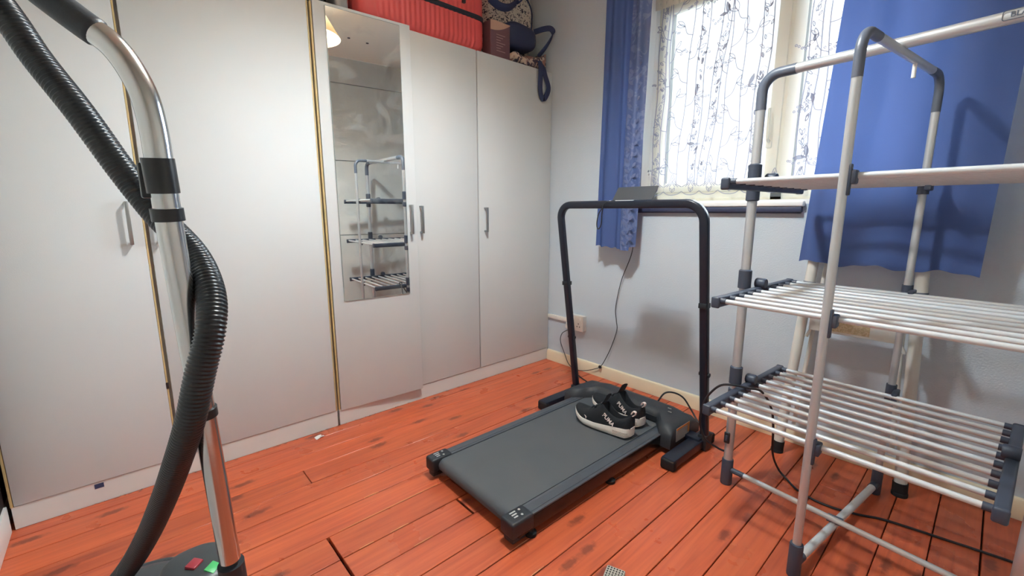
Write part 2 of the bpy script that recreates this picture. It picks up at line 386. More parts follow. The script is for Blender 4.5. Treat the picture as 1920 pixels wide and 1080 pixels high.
# window: reveal lining, sill, frame with two casements
win = thing('window_1', '', 'window'); del win['label'], win['category']; win['kind'] = 'structure'
bm = new()
box(bm, WX0-.001, WX0+.014, -.001, .20, WZ0, WZ1); box(bm, WX1-.014, WX1+.001, -.001, .20, WZ0, WZ1); box(bm, WX0, WX1, -.001, .20, WZ1-.012, WZ1+.001)
obj('reveal', bm, 'reveal', win, smooth=False)
bm = new(); box(bm, WX0+.014, WX1-.014, .0, .20, WZ0-.002, WZ0+.018); obj('sill_top', bm, 'sillw', win, smooth=False)
bm = new(); box(bm, WX0-.02, 1.56, -.034, .002, 1.118, 1.143, .006, 3); obj('sill_edge', bm, 'sillw', win)
bm = new(); box(bm, WX0-.012, 1.553, -.030, .002, 1.092, 1.117, .004); box(bm, WX0-.006, 1.548, -.022, .002, 1.086, 1.093, .002)
obj('sill_nosing', bm, 'sillb', win)
FY = .115
def sash(x0, x1):
    f = .052; z0, z1 = WZ0+.07, WZ1-.045
    bm = new()
    for b in ((x0, x0+f, z0, z1), (x1-f, x1, z0, z1), (x0+f, x1-f, z0, z0+f), (x0+f, x1-f, z1-f, z1)):
        box(bm, b[0], b[1], FY-.014, FY+.03, b[2], b[3], .005)
    s = obj('sash', bm, 'frame', win)
    bm = new(); box(bm, x0+f-.006, x1-f+.006, FY+.006, FY+.011, z0+f-.006, z1-f+.006); obj('pane', bm, 'glass', s, smooth=False)
    return s
bm = new()
x0, x1, z0, z1 = WX0+.014, WX1-.014, WZ0+.018, WZ1-.012
for b in ((x0, x0+.05, z0, z1), (x1-.05, x1, z0, z1), (x0, x1, z0, z0+.056), (x0, x1, z1-.036, z1), (1.372, 1.428, z0, z1)):
    box(bm, b[0], b[1], FY-.004, FY+.06, b[2], b[3], .004)
obj('window_frame', bm, 'frame', win)
sash(x0+.034, 1.392); sash(1.408, x1-.034)
bm = new(); tube(bm, smooth_path([(1.352, FY-.02, 1.43), (1.352, FY-.045, 1.44), (1.352, FY-.05, 1.50), (1.35, FY-.045, 1.58)], 5), .007, 8); box(bm, 1.338, 1.364, FY-.022, FY-.012, 1.40, 1.47, .003)
obj('casement_handle', bm, 'frame', win)

# ------------------------------------------------------------ wardrobes
def bar_handle(parent, y, z0, z1, x0=0., rot=None):
    bm = new(); d = .034
    pts = [(x0-.001, y, z0+.005), (x0+d, y, z0+.005), (x0+d, y, z1-.005), (x0-.001, y, z1-.005)]
    box(bm, x0+d-.009, x0+d, y-.006, y+.006, z0, z1, .0015)
    for z in (z0, z1-.010): box(bm, x0-.001, x0+d-.004, y-.005, y+.005, z, z+.010, .0015)
    if rot is not None: bm.transform(rot)
    return obj('handle', bm, 'chrome', parent)
def carcass(t, y0, y1, mids):
    bm = new()
    for y in (y0, y1-.018): box(bm, -.60, -.021, y, y+.018, .0, 2.012, .001, 1)
    for y in mids: box(bm, -.58, -.024, y-.009, y+.009, .08, 1.99)
    box(bm, -.60, -.021, y0+.018, y1-.018, 1.993, 2.012); box(bm, -.60, -.021, y0+.018, y1-.018, .078, .094)
    box(bm, -.60, -.594, y0+.018, y1-.018, .09, 1.99)
    obj('carcass', bm, 'white', t, smooth=False)
    bm = new(); box(bm, -.021, -.006, y0+.002, y1-.002, .0, .0855, .001, 1); obj('plinth', bm, 'plinth', t)
def door(t, y0, y1, z0=.088, z1=2.012, rot=None, name='door'):
    bm = new(); box(bm, -.019, 0, y0, y1, z0, z1, .0022, 2)
    if rot is not None: bm.transform(rot)
    return obj(name, bm, 'white', t)

wa = thing('wardrobe', 'white two-door wardrobe behind the vacuum cleaner, without a mirror', 'wardrobe', (-.3, -2.13, 0))
carcass(wa, -2.70, -1.572, [-2.229])
dA = door(wa, -2.690, -2.237); bar_handle(dA, -2.276, .975, 1.133)
dB = door(wa, -2.221, -1.582); bar_handle(dB, -2.196, .975, 1.133)
for b in ((-.020, -.004, -2.2365, -2.2305, .09), (-.020, -.002, -2.699, -2.691, .085), (-.018, -.004, -1.5815, -1.5745, .085)):
    bm = new(); box(bm, *b, 2.01, .001, 1); obj('edge_strip', bm, 'tan', wa)
bm = new(); box(bm, -.004, .0005, -2.238, -2.229, .392, .418, .001, 1); obj('hinge_plate', bm, 'dark', wa)
bm = new(); box(bm, -.006, -.0045, -2.488, -2.462, .060, .078); obj('sticker', bm, 'navy', wa, smooth=False)

wb = thing('wardrobe', 'white three-door wardrobe in the corner with a long mirror and a red suitcase on top', 'wardrobe', (-.3, -.79, 0))
carcass(wb, -1.568, -.004, [-1.086, -.644])
ang = math.radians(3.7); hinge = Vector((-.002, -1.556, 0))
RD = Matrix.Translation(hinge) @ Matrix.Rotation(-ang, 4, 'Z') @ Matrix.Translation(-hinge)
d3 = door(wb, -1.556, -1.090, .080, 2.020, RD); bar_handle(d3, -1.128, .975, 1.130, 0, RD)
bm = new(); box(bm, .0002, .005, -1.502, -1.150, .652, 2.004, .0006, 1); bm.transform(RD); mi = obj('mirror', bm, 'mirror', d3, smooth=False)
bm = new()
for b in ((-1.5035, -1.502, .6505, 2.0055), (-1.150, -1.1485, .6505, 2.0055)): box(bm, .0002, .0052, *b)
for b in ((-1.502, -1.150, .6505, .652), (-1.502, -1.150, 2.004, 2.0055)): box(bm, .0002, .0052, *b)
bm.transform(RD); obj('mirror_edge', bm, 'mirredge', d3, smooth=False)
d4 = door(wb, -1.087, -.648); bar_handle(d4, -1.052, .975, 1.125)
d5 = door(wb, -.640, -.006); bar_handle(d5, -.597, .968, 1.118)
bm = new(); box(bm, -.018, -.004, -1.5665, -1.558, .085, 2.01, .001, 1); obj('edge_strip', bm, 'tan', wb)
bm = new(); box(bm, -.019, -.010, -.6478, -.6402, .09, 2.01); obj('gap_strip', bm, mat('brown_gap', (120, 88, 70), .7), wb, smooth=False)
for y in (-1.574, -1.566):
    bm = new(); box(bm, -.0062, -.0052, y, y+.0015, .0, .08); obj('plinth_joint', bm, 'dark', wb, smooth=False)

# ------------------------------------------------------------ things on top of the wardrobe
ZT = 2.0125
def rr_outline(lx, ly, r, step, rib=0., pitch=.03):
    """closed outline, with ribs (raised waves) along the straight sides"""
    pts = []
    def seg(p, q):
        n = max(2, int((q-p).length/step)); d = (q-p).normalized(); nn = Vector((d.y, -d.x)); Ls = (q-p).length
        for k in range(n):
            s = k/n*Ls; e = min(1, min(s, Ls-s)/.03)
            pts.append(p+d*s+nn*(rib*e*(.5+.5*math.cos(2*PI*s/pitch))))
    X, Y = lx/2, ly/2
    cs = [(X-r, Y-r, 0), (-X+r, Y-r, 90), (-X+r, -Y+r, 180), (X-r, -Y+r, 270)]
    for i, (cx, cy, a0) in enumerate(cs):
        for k in range(9):
            a = math.radians(a0+90*k/9); pts.append(Vector((cx+r*math.cos(a), cy+r*math.sin(a))))
        p = Vector((cx+r*math.cos(math.radians(a0+90)), cy+r*math.sin(math.radians(a0+90))))
        n = cs[(i+1) % 4]; q = Vector((n[0]+r*math.cos(math.radians(n[2])), n[1]+r*math.sin(math.radians(n[2]))))
        seg(p, q)
    return pts
sc = thing('suitcase', 'large red ribbed hard-shell suitcase lying flat on top of the wardrobe', 'suitcase', (-.27, -.93, ZT))
def shell(z0, z1, flip):
    bm = new(); o = rr_outline(.50, .80, .07, .006, .0045, .030); R = []
    st = [(0, .045), (.012, .02), (.03, .007), (.055, 0), (1, 0)]
    H = z1-z0
    for d, ins in st:
        z = (z0+(d if d < 1 else H)) if not flip else (z1-(d if d < 1 else H))
        f = 1-ins/.25
        R.append([(-.285+p.x*(1-ins/.25), -.935+p.y*(1-ins/.40), z) for p in o])
    loft(bm, R); return bm
obj('lower_shell', shell(ZT+.002, ZT+.178, False), 'red', sc, angle=60)
obj('upper_shell', shell(ZT+.206, ZT+.38, True), 'red', sc, angle=60)
bm = new(); o = rr_outline(.505, .805, .072, .02)
R = [[(-.285+p.x*s, -.935+p.y*s, z) for p in o] for s, z in ((.985, ZT+.177), (1.006, ZT+.180), (1.006, ZT+.188), (.994, ZT+.190), (.994, ZT+.194), (1.006, ZT+.196), (1.006, ZT+.204), (.985, ZT+.207))]
loft(bm, R); obj('zip_band', bm, 'zipb', sc, angle=30)
bm = new(); box(bm, -.034, -.018, -.72, -.70, ZT+.236, ZT+.262, .003); obj('lock', bm, 'black', sc)
bm = new(); tube(bm, smooth_path([(-.034, -1.0, ZT+.27), (-.012, -.99, ZT+.27), (-.008, -.93, ZT+.27), (-.012, -.87, ZT+.27), (-.034, -.86, ZT+.27)], 5), .009, 8); obj('carry_handle', bm, 'zipb', sc)
for y in (-1.24, -.63):
    bm = new(); lathe(bm, [(.001, -.012), (.02, -.012), (.024, -.006), (.024, .006), (.02, .012), (.001, .012)], (0, 0, 0), 18)
    bm.transform(Matrix.Translation((-.565, y, ZT+.024)) @ Matrix.Rotation(PI/2, 4, 'X')); obj('wheel', bm, 'black', sc)

bx = thing('gift_box', 'plum brown cardboard box with pale printed lines between suitcase and backpack', 'box', (-.12, -.44, ZT))
bm = new(); box(bm, -.10, -.022, -.52, -.365, ZT, ZT+.205, .002, 1); obj('carton', bm, 'box', bx)
bm = new(); 
pr = [(-.022, ZT+.205)]
loft(bm, [[(-.0215, -.52+.155*k/14, ZT+.150+.052*(k/14)**2 if True else 0) for k in range(15)]+[(-.0215, -.365, ZT+.2055), (-.0215, -.52, ZT+.2055)], [(-.0205, -.52+.155*k/14, ZT+.150+.052*(k/14)**2) for k in range(15)]+[(-.0205, -.365, ZT+.2055), (-.0205, -.52, ZT+.2055)]])
obj('printed_band', bm, 'boxtop', bx, smooth=False)
for k in range(7):
    bm = new(); box(bm, -.0222, -.0208, -.475, -.405-.018*((k*5) % 3), ZT+.040+k*.015, ZT+.044+k*.015); obj('printed_line', bm, 'boxtext', bx, smooth=False)

def blob(bm, c, ax, nu=28, nv=18, e1=.55, e2=.55, warp=None):
    sg = lambda v, e: math.copysign(abs(v)**e, v)
    R = []
    for i in range(nv+1):
        t = -PI/2+PI*i/nv; t = max(-PI/2+.03, min(PI/2-.03, t))
        ring = []
        for k in range(nu):
            a = 2*PI*k/nu
            p = Vector((ax[0]*sg(math.cos(t), e1)*sg(math.cos(a), e2), ax[1]*sg(math.cos(t), e1)*sg(math.sin(a), e2), ax[2]*sg(math.sin(t), e1)))
            if warp: p = warp(p)
            ring.append(p+Vector(c))
        R.append(ring)
    loft(bm, R)
bp = thing('backpack', 'cream canvas backpack with small dark print and navy straps against the wall', 'backpack', (-.17, -.24, ZT))
def wp(p):
    f = (p.z+.23)/.46; return Vector((p.x*(1-.25*f), p.y*(1-.22*max(0, f-.45))+.02*f, p.z))
bm = new(); blob(bm, (-.222, -.235, ZT+.325), (.118, .205, .225), 40, 24, .5, .6, wp); obj('body', bm, 'bag', bp)
bm = new(); blob(bm, (-.10, -.235, ZT+.180), (.085, .128, .082), 32, 18, .6, .6, lambda p: Vector((p.x, p.y, p.z*(1-.9*(p.y+.05))))); obj('base_panel', bm, 'navyp', bp)
bm = new(); tube(bm, smooth_path([(-.075, -.30, ZT+.45), (-.058, -.20, ZT+.42), (-.055, -.15, ZT+.36), (-.058, -.145, ZT+.28), (-.05, -.16, ZT+.22)], 6), .005, 8); obj('piping', bm, 'navyp', bp)
def strap(name, pts, w, th, parent, m='navy', upv=None):
    bm = new(); sweep(bm, smooth_path(pts, 7), rrect(w, th, th*.45, 2), upv=upv); return obj(name, bm, m, parent)
strap('shoulder_strap', [(-.06, -.12, ZT+.24), (-.02, -.07, ZT+.26), (.005, -.03, ZT+.265), (.012, -.015, ZT+.235), (-.01, -.05, ZT+.16), (-.04, -.10, ZT+.09)], .034, .006, bp, upv=(.5, 0, .86))
strap('shoulder_strap', [(-.05, -.50, ZT+.33), (-.035, -.44, ZT+.30), (-.04, -.36, ZT+.315), (-.06, -.28, ZT+.37)], .045, .014, bp, upv=(.6, 0, .8))
strap('top_handle', [(-.06, -.30, ZT+.40), (-.05, -.27, ZT+.37), (-.05, -.235, ZT+.40)], .03, .006, bp, upv=(1, 0, .2))

tb = thing('tote_bag', 'folded paisley tote bag with navy strap hanging over the wardrobe door', 'bag', (-.1, -.16, ZT))
def wt(p):
    return Vector((p.x, p.y, p.z+.012*math.sin(p.y*38+1)+.01*math.sin(p.x*45+p.y*20)+.42*max(0, p.y)*(p.z > 0)*(p.x > 0)))
bm = new(); blob(bm, (-.11, -.185, ZT+.034), (.108, .165, .030), 44, 18, .5, .5, wt)
for v in bm.verts: v.co.z = max(v.co.z, ZT+.001)
obj('body', bm, 'paisley', tb)
strap('strap', [(-.03, -.125, ZT+.07), (.008, -.128, ZT+.035), (.016, -.130, ZT-.03), (.016, -.133, ZT-.12), (.018, -.122, ZT-.172), (.020, -.098, ZT-.182), (.021, -.068, ZT-.14), (.02, -.060, ZT-.10), (.018, -.088, ZT-.04), (.014, -.108, ZT+.01), (-.02, -.11, ZT+.05)], .036, .004, tb, upv=(.15, .98, .12))

bm = new(); blob(bm, (-.20, -1.58, ZT+.11), (.13, .13, .11), 28, 16, .6, .6)
for v in bm.verts: v.co.z = max(v.co.z, ZT+.001)
dfb = obj('duffel_bag', bm, 'black', None); tag(dfb, 'black soft bag on the wardrobe beside the red suitcase', 'bag')
bm = new(); box(bm, -.16, -.04, -1.435, -1.372, ZT, ZT+.14, .012, 3)
gc = obj('storage_tub', bm, 'greyt', None); tag(gc, 'smoky grey plastic tub squeezed between black bag and suitcase', 'tub')

# ------------------------------------------------------------ window dressing
def cloth(x0, x1, z0, z1, y, amp, nf, nx=90, nz=26, hem=None, ph=0., dy=None, th=.003):
    bm = new(); G = []
    for j in range(nz+1):
        t = j/nz; row = []
        for i in range(nx+1):
            s = i/nx; x = x0(t)+(x1(t)-x0(t))*s
            zz = z0+(hem(s) if hem else 0); z = zz+(z1-zz)*t
            yy = y+amp(s, t)*math.sin(2*PI*nf*s+ph+.5*math.sin(3*t+7*s))+(dy(s, t) if dy else 0)
            row.append(bm.verts.new((x, yy, z)))
        G.append(row)
    for j in range(nz):
        for i in range(nx): bm.faces.new((G[j][i], G[j][i+1], G[j+1][i+1], G[j+1][i]))
    if th: bmesh.ops.solidify(bm, geom=bm.faces[:], thickness=th)
    return bm
cl = thing('curtain', 'navy curtain with silvery leaf woven edge hanging by the wardrobe corner', 'curtain', (.64, -.1, 2.40), 'navy curtains at the window')
bm = cloth(lambda t: .487+.02*t, lambda t: .690+.012*t, .884, 2.397, -.105, lambda s, t: .010+.004*math.sin(9*s), 2.2, hem=lambda s: .004*math.sin(20*s)-.006*s)
obj('cloth', bm, 'curt', cl)
bm = cloth(lambda t: .672+.030*max(0, t-.1), lambda t: .770+.04*t, .876, 2.397, -.128, lambda s, t: .022*(1-.35*t), .72, 40, 26, hem=lambda s: -.004+.02*(s > .75), ph=2.6)
fold = obj('patterned_fold', bm, 'damask', cl)
def leaf_strip(bm, P, a, L, w, n=5):
    """a leaf outline standing 1 mm proud in the XZ plane at point P (y comes from P)"""
    d = Vector((math.sin(a), 0, math.cos(a))); q = Vector((d.z, 0, -d.x)); up_ = []; lo_ = []
    for k in range(n+1):
        s = k/n; h = w*math.sin(PI*s)**.8
        up_.append(Vector(P)+d*(L*s)+q*h); lo_.append(Vector(P)+d*(L*s)-q*h)
    vs = [bm.verts.new(p) for p in up_]+[bm.verts.new(p) for p in lo_[-2:0:-1]]
    bm.faces.new(vs)
bm = new(); random.seed(3)
for k in range(34):
    z = .90+k*.029; side = 1 if k % 2 else -1
    s = .5+.22*side
    x = .690+(.094)*s; t = (z-.88)/1.52
    yy = -.128+.022*(1-.35*t)*math.sin(2*PI*.72*s+2.6+.5*math.sin(3*t+7*s))
    leaf_strip(bm, (x-.012*side, yy-.006, z), side*(.7+.3*random.random()), .036, .008)
    leaf_strip(bm, (x-.02*side, yy-.006, z+.01), side*-.5, .024, .005)
obj('woven_leaves', bm, 'crest', fold, smooth=False, kind='stuff')
cr_ = thing('curtain', 'navy curtain behind the clothes airer, plain and nearly flat', 'curtain', (1.87, -.12, 2.40), 'navy curtains at the window')
bm = cloth(lambda t: 1.590+.075*t, lambda t: 2.135+.02*t, .882, 2.397, -.125, lambda s, t: .006+.016*(1-s)**2*(.4+.6*t), 3.1, 120, 26, hem=lambda s: .007*math.sin(17*s)+.003*math.sin(41*s)-.004*s, ph=.8)
obj('cloth', bm, 'curt', cr_)
rod_ = thing('curtain_rod', 'white curtain rod above the window carrying both navy curtains', 'curtain rod', (1.35, -.1, 2.41))
bm = new(); tube(bm, [(.42, -.112, 2.41), (2.30, -.112, 2.41)], .012); obj('rod', bm, 'white2', rod_)
for x in (.46, 2.24):
    bm = new(); box(bm, x-.01, x+.01, -.115, .001, 2.40, 2.42, .002); obj('bracket', bm, 'white2', rod_)
for x in (.42, 2.30):
    bm = new(); blob(bm, (x, -.112, 2.41), (.02, .02, .02), 14, 10, 1, 1); obj('finial', bm, 'white2', rod_)

# net curtain with embroidered stems, leaves and berries
NY = .062
nety = lambda x: NY+.006*math.sin(x*21)+.003*math.sin(x*47+1)
nt_ = thing('net_curtain', 'white net curtain embroidered with stems and leaves across the window', 'net curtain', (1.4, NY, 1.18))
bm = new(); G = []
for j in range(6):
    row = []
    for i in range(141):
        x = .724+1.352*i/140; row.append(bm.verts.new((x, nety(x), 1.165+(1.055)*j/5)))
    G.append(row)
for j in range(5):
    for i in range(140): bm.faces.new((G[j][i], G[j][i+1], G[j+1][i+1], G[j+1][i]))
obj('sheer_cloth', bm, 'net', nt_)
bm = new(); G = []
for j in range(5):
    row = []
    for i in range(261):
        x = .724+1.352*i/260; sag = .028*math.sin(PI*min(1, (x-.72)/.66)) if x < 1.38 else .028*math.sin(PI*min(1, (x-1.38)/.7))
        row.append(bm.verts.new((x, NY-.008+.007*math.sin(x*170)*(.4+j/5), 2.185-sag*0+.055*j/4)))
    G.append(row)
for j in range(4):
    for i in range(260): bm.faces.new((G[j][i], G[j][i+1], G[j+1][i+1], G[j+1][i]))
obj('gathered_heading', bm, 'heading', nt_)
random.seed(11)
def ribbon(bm, pts, w):
    vs = []
    for i, p in enumerate(pts):
        a = pts[max(0, i-1)]; b = pts[min(len(pts)-1, i+1)]; dx, dz = b[0]-a[0], b[1]-a[1]; l = math.hypot(dx, dz) or 1
        nx, nz = -dz/l*w, dx/l*w
        vs.append((bm.verts.new((p[0]+nx, nety(p[0])-.0035, p[1]+nz)), bm.verts.new((p[0]-nx, nety(p[0])-.0035, p[1]-nz))))
    for a, b in zip(vs, vs[1:]): bm.faces.new((a[0], a[1], b[1], b[0]))
def sp2(pts, n=6): return [(p.x, p.z) for p in smooth_path([(a, 0, b) for a, b in pts], n)]
bm = new()
def leafy(x, z, a, L):
    P = []; 
    for k in range(7):
        s = k/6; P.append((x+math.sin(a)*L*s+math.cos(a)*L*.2*math.sin(PI*s), z+math.cos(a)*L*s-math.sin(a)*L*.2*math.sin(PI*s)))
    Q = []
    for k in range(7):
        s = k/6; Q.append((x+math.sin(a)*L*s-math.cos(a)*L*.12*math.sin(PI*s), z+math.cos(a)*L*s+math.sin(a)*L*.12*math.sin(PI*s)))
    ribbon(bm, P, .0018); ribbon(bm, Q, .0018)
    V = [bm.verts.new((p[0], nety(p[0])-.003, p[1])) for p in P]+[bm.verts.new((p[0], nety(p[0])-.003, p[1])) for p in Q[-2:0:-1]]
    if random.random() < .15: bm.faces.new(V)
    else: bmesh.ops.delete(bm, geom=V, context='VERTS')
def stem(x, lean, lace=False):
    pts = [(x+lean*k/8+.005*math.sin(k*1.7+x*9), 1.24+.95*k/8) for k in range(9)]; c = sp2(pts, 6)
    if lace:
        ribbon(bm, [(p[0]-.022, p[1]) for p in c], .0028); ribbon(bm, [(p[0]+.022, p[1]) for p in c], .0028)
        for q in range(46):
            i = random.randrange(len(c)-1); cx, cz = c[i][0]+random.uniform(-.012, .012), c[i][1]
            leafy(cx, cz, random.uniform(-.9, .9), random.uniform(.018, .034))
        for q in range(13):
            i = q*len(c)//13; ribbon(bm, sp2([(c[i][0]-.02, c[i][1]), (c[i][0], c[i][1]+.022), (c[i][0]+.02, c[i][1]+.01)], 4), .001)
        return
    ribbon(bm, c, .0026)
    for k in range(3, len(c)-2, 6):
        sd = 1 if (k//6) % 2 else -1; b = c[k]
        e = (b[0]+sd*random.uniform(.03, .055), b[1]+random.uniform(.03, .07))
        ribbon(bm, sp2([b, ((b[0]+e[0])/2+sd*.008, (b[1]+e[1])/2-.012), e], 4), .002)
        leafy(e[0], e[1], sd*random.uniform(.1, .9), random.uniform(.04, .065)); leafy(e[0], e[1], sd*random.uniform(1.1, 2.2), random.uniform(.034, .055))
        if random.random() < .6:
            for q in range(5):
                bx_, bz_ = e[0]+sd*(.028+.011*q)+random.uniform(-.004, .004), e[1]-.02+random.uniform(-.012, .012)
                ribbon(bm, [(bx_+.0045*math.cos(a*PI/3), bz_+.0045*math.sin(a*PI/3)) for a in range(7)], .002)
for x, le, la in ((.77, .02, 1), (.835, -.01, 0), (.90, .05, 0), (.985, .03, 1), (1.045, .09, 1), (1.13, .03, 0), (1.215, .0, 0), (1.29, .03, 1),
                  (1.50, .02, 1), (1.57, -.01, 0), (1.66, .03, 0), (1.76, .02, 1), (1.86, .0, 0), (1.96, .03, 0), (2.03, 0, 1)):
    stem(x, le, la)
for k in range(13):   # scalloped foot with pointed blossoms
    x = .78+k*.104
    for s in (.0, .018, .034):
        ribbon(bm, sp2([(x-.05+s, 1.23), (x-.02+s*.5, 1.25), (x, 1.30-s), (x+.02-s*.5, 1.25), (x+.05-s, 1.23)], 4), .002)
    ribbon(bm, sp2([(x-.052, 1.205), (x-.03, 1.19), (x, 1.185), (x+.03, 1.19), (x+.052, 1.205)], 4), .0022)
    leafy(x, 1.20, .5, .03); leafy(x, 1.20, -.5, .03)
obj('embroidery', bm, 'embro', nt_, smooth=False, kind='stuff')

# ------------------------------------------------------------ socket, plug and the thin cable
so = thing('wall_socket', 'white double wall socket low beside the wardrobe, fed by surface trunking', 'socket', (.27, -.02, .34))
bm = new(); box(bm, .205, .352, -.034, -.0005, .288, .392, .004, 3); obj('back_box', bm, 'plug', so)
bm = new(); box(bm, .203, .354, -.043, -.033, .286, .394, .004, 3); obj('face_plate', bm, 'plug', so)
for x in (.272, .332):
    bm = new(); box(bm, x-.006, x+.006, -.0455, -.0425, .362, .380, .0015); obj('rocker_switch', bm, 'white2', so)
for x in (.315,):
    for dx, dz in ((0, .012), (-.011, -.008), (.011, -.008)):
        bm = new(); box(bm, x+dx-.003, x+dx+.003, -.0434, -.0425, .325+dz-.004, .325+dz+.004); obj('pin_hole', bm, 'dark', so, smooth=False)
bm = new(); box(bm, .003, .206, -.016, -.0005, .322, .350, .002); obj('trunking', bm, 'plug', so)
pl = thing('plug', 'white mains plug pushed into the wall socket', 'plug', (.255, -.06, .315))
bm = new(); loft(bm, [[(.250+sx*w, -.0435-d, .318+sz*h) for sx, sz in ((-1, -.7), (-.6, -1), (.6, -1), (1, -.7), (.8, .9), (.3, 1), (-.3, 1), (-.8, .9))] for d, w, h in ((0, .025, .027), (.012, .025, .027), (.03, .02, .022), (.042, .014, .016))]); obj('plug_body', bm, 'white2', pl)
bm = new(); box(bm, .243, .262, -.066, -.05, .285, .296, .003); obj('cable_grip', bm, 'black', pl)
def cable(name, label, pts, r, cat='cable', n=8, m='cable', seg=8):
    bm = new(); tube(bm, smooth_path(pts, seg), r, n); o = obj(name, bm, m, None); return tag(o, label, cat)
lead = thing('power_lead', 'thin black lead from the wall plug hanging up behind the curtain edge', 'cable', (.45, -.03, .1))
bm = new(); tube(bm, smooth_path([(.250, -.06, .288), (.215, -.055, .27), (.165, -.04, .235), (.150, -.035, .175), (.185, -.03, .095), (.235, -.04, .03), (.304, -.045, .008), (.380, -.04, .02), (.452, -.034, .05), (.502, -.03, .081), (.54, -.025, .15), (.575, -.018, .24), (.607, -.016, .35), (.600, -.016, .41), (.590, -.016, .48), (.605, -.018, .58), (.633, -.02, .69), (.69, -.03, .82), (.718, -.05, .90), (.715, -.05, .98), (.700, -.03, 1.06)], 8), .0024, 8); obj('wire', bm, 'cable', lead)
bm = new(); lathe(bm, [(.001, -.005), (.010, -.005), (.0115, 0), (.010, .005), (.001, .005)], (0, 0, 0), 16); bm.transform(Matrix.Translation((.500, -.034, .078)) @ Matrix.Rotation(PI/2, 4, 'X')); obj('barrel_plug', bm, 'black', lead)

# ------------------------------------------------------------ treadmill
tm = thing('treadmill', 'black folding walking treadmill with a looped handlebar on the floorboards', 'treadmill', (.96, -.9, 0))
TR = Matrix.Translation((.96, -.95, 0)) @ Matrix.Rotation(math.radians(-.9), 4, 'Z') @ Matrix.Translation((-.96, .95, 0))
TX0, TX1, TY0, TY1 = .688, 1.232, -1.468, -.50
def tp(name, bm, m, par=tm, **k): bm.transform(TR); return obj(name, bm, m, par, **k)
bm = new(); 
for x0, x1 in ((TX0, TX0+.05), (TX1-.056, TX1)): box(bm, x0, x1, TY0+.03, TY1+.10, .026, .078, .003)
box(bm, TX0+.05, TX1-.056, TY0+.10, TY1, .05, .076); box(bm, TX0+.05, TX1-.056, -.62, -.55, .03, .05)
tp('deck_frame', bm, 'brownside')
for x0, x1 in ((TX0, TX0+.048), (TX1-.058, TX1)):
    bm = new(); box(bm, x0, x1, TY0+.06, TY1+.06, .078, .086, .003); box(bm, x0+.012, x1-.012, TY0+.08, TY1+.06, .086, .0875, .0006, 1); tp('side_rail', bm, 'rail')
bm = new(); y0 = TY0+.028; zc = .056; r = .028
pr = [(y0+r+r*math.cos(a), zc+r*math.sin(a)) for a in [PI/2+PI*k/12 for k in range(13)]]+[(TY1+.03, zc-r), (TY1+.03, zc+r)]
loft(bm, [[(x, y, z) for y, z in pr] for x in (TX0+.052, TX1-.061)]); tp('belt', bm, 'belt')
bm = new(); tube(bm, [(TX0+.02, y0+r, zc), (TX1-.02, y0+r, zc)], .014, 12); tp('rear_roller', bm, 'steel')
for i, (x0, x1) in enumerate(((TX0-.006, TX0+.052), (TX1-.062, TX1+.006))):
    bm = new(); box(bm, x0, x1, TY0, TY0+.10, .034, .092, .010, 3); box(bm, x0+.01, x1-.01, TY0+.008, TY0+.07, .010, .04, .006)
    c = tp('end_cap', bm, 'black')
    bm = new()
    for k in range(3): box(bm, x0+.014+.012*k, x0+.020+.012*k, TY0+.03, TY0+.055-.004*k, .0918, .0926)
    tp('embossed_mark', bm, 'sticker', c, smooth=False, kind='stuff')
    for dx, dy in ((.02, .07), (.045, .062)):
        bm = new(); lathe(bm, [(.0045, .0915), (.0045, .0935), (.001, .0937)], (x0+dx, TY0+dy, 0), 10); tp('screw', bm, 'sticker', c)
for x, y in ((TX0+.02, -1.36), (TX0+.02, -.92), (TX1-.012, -1.37), (TX1-.012, -.92)):
    bm = new(); lathe(bm, [(.020, 0), (.021, .012), (.012, .016), (.009, .03)], (x, y, 0), 16); tp('foot', bm, 'rubber')
# motor hood: profile in y/z lofted across x, with forward lobes at both ends
bm = new(); R = []
hx = [.640, .650, .672, .70, .735, .765, .79, .85, .96, 1.07, 1.13, 1.155, 1.185, 1.22, 1.25, 1.272, 1.282]
for x in hx:
    e = min((x-hx[0]), (hx[-1]-x)); lobe = max(0, min(1, (.125-e)/.06)); k = min(1, (e/.03+.02))**.5
    yf = -.475-.085*lobe; top = .098+.044*(.35+.65*k)-.012*lobe
    R.append([(x, yf, .03), (x, yf, .070 if lobe < .5 else .066), (x, yf+.004, .092), (x, yf+.014, .088+.4*(top-.088)+.006), (x, yf+.03, top-.003), (x, yf+.055, top), (x, -.36, top-.004), (x, -.315, top-.020), (x, -.288, .07), (x, -.285, .03)])
loft(bm, R); hood = tp('motor_hood', bm, 'hood', angle=50)
for x, y in ((1.10, -.40), (1.14, -.43), (1.165, -.385), (1.185, -.42)):
    bm = new(); box(bm, x, x+.018, y, y+.004, .1375, .1393); tp('button_mark', bm, 'sticker', hood, smooth=False)
bm = new(); box(bm, .78, 1.16, -.4775, -.4755, .094, .118, .0005, 1); tp('hood_slot', bm, 'black', hood)
bm = new(); box(bm, 1.2825, 1.2845, -.515, -.395, .052, .118, .001, 1); st_ = tp('rating_sticker', bm, 'sticker')
for b in ((-.515, -.395, .108, .118), (-.411, -.395, .07, .108)):
    bm = new(); box(bm, 1.2845, 1.2852, *b); tp('warning_strip', bm, 'orange', st_, smooth=False)
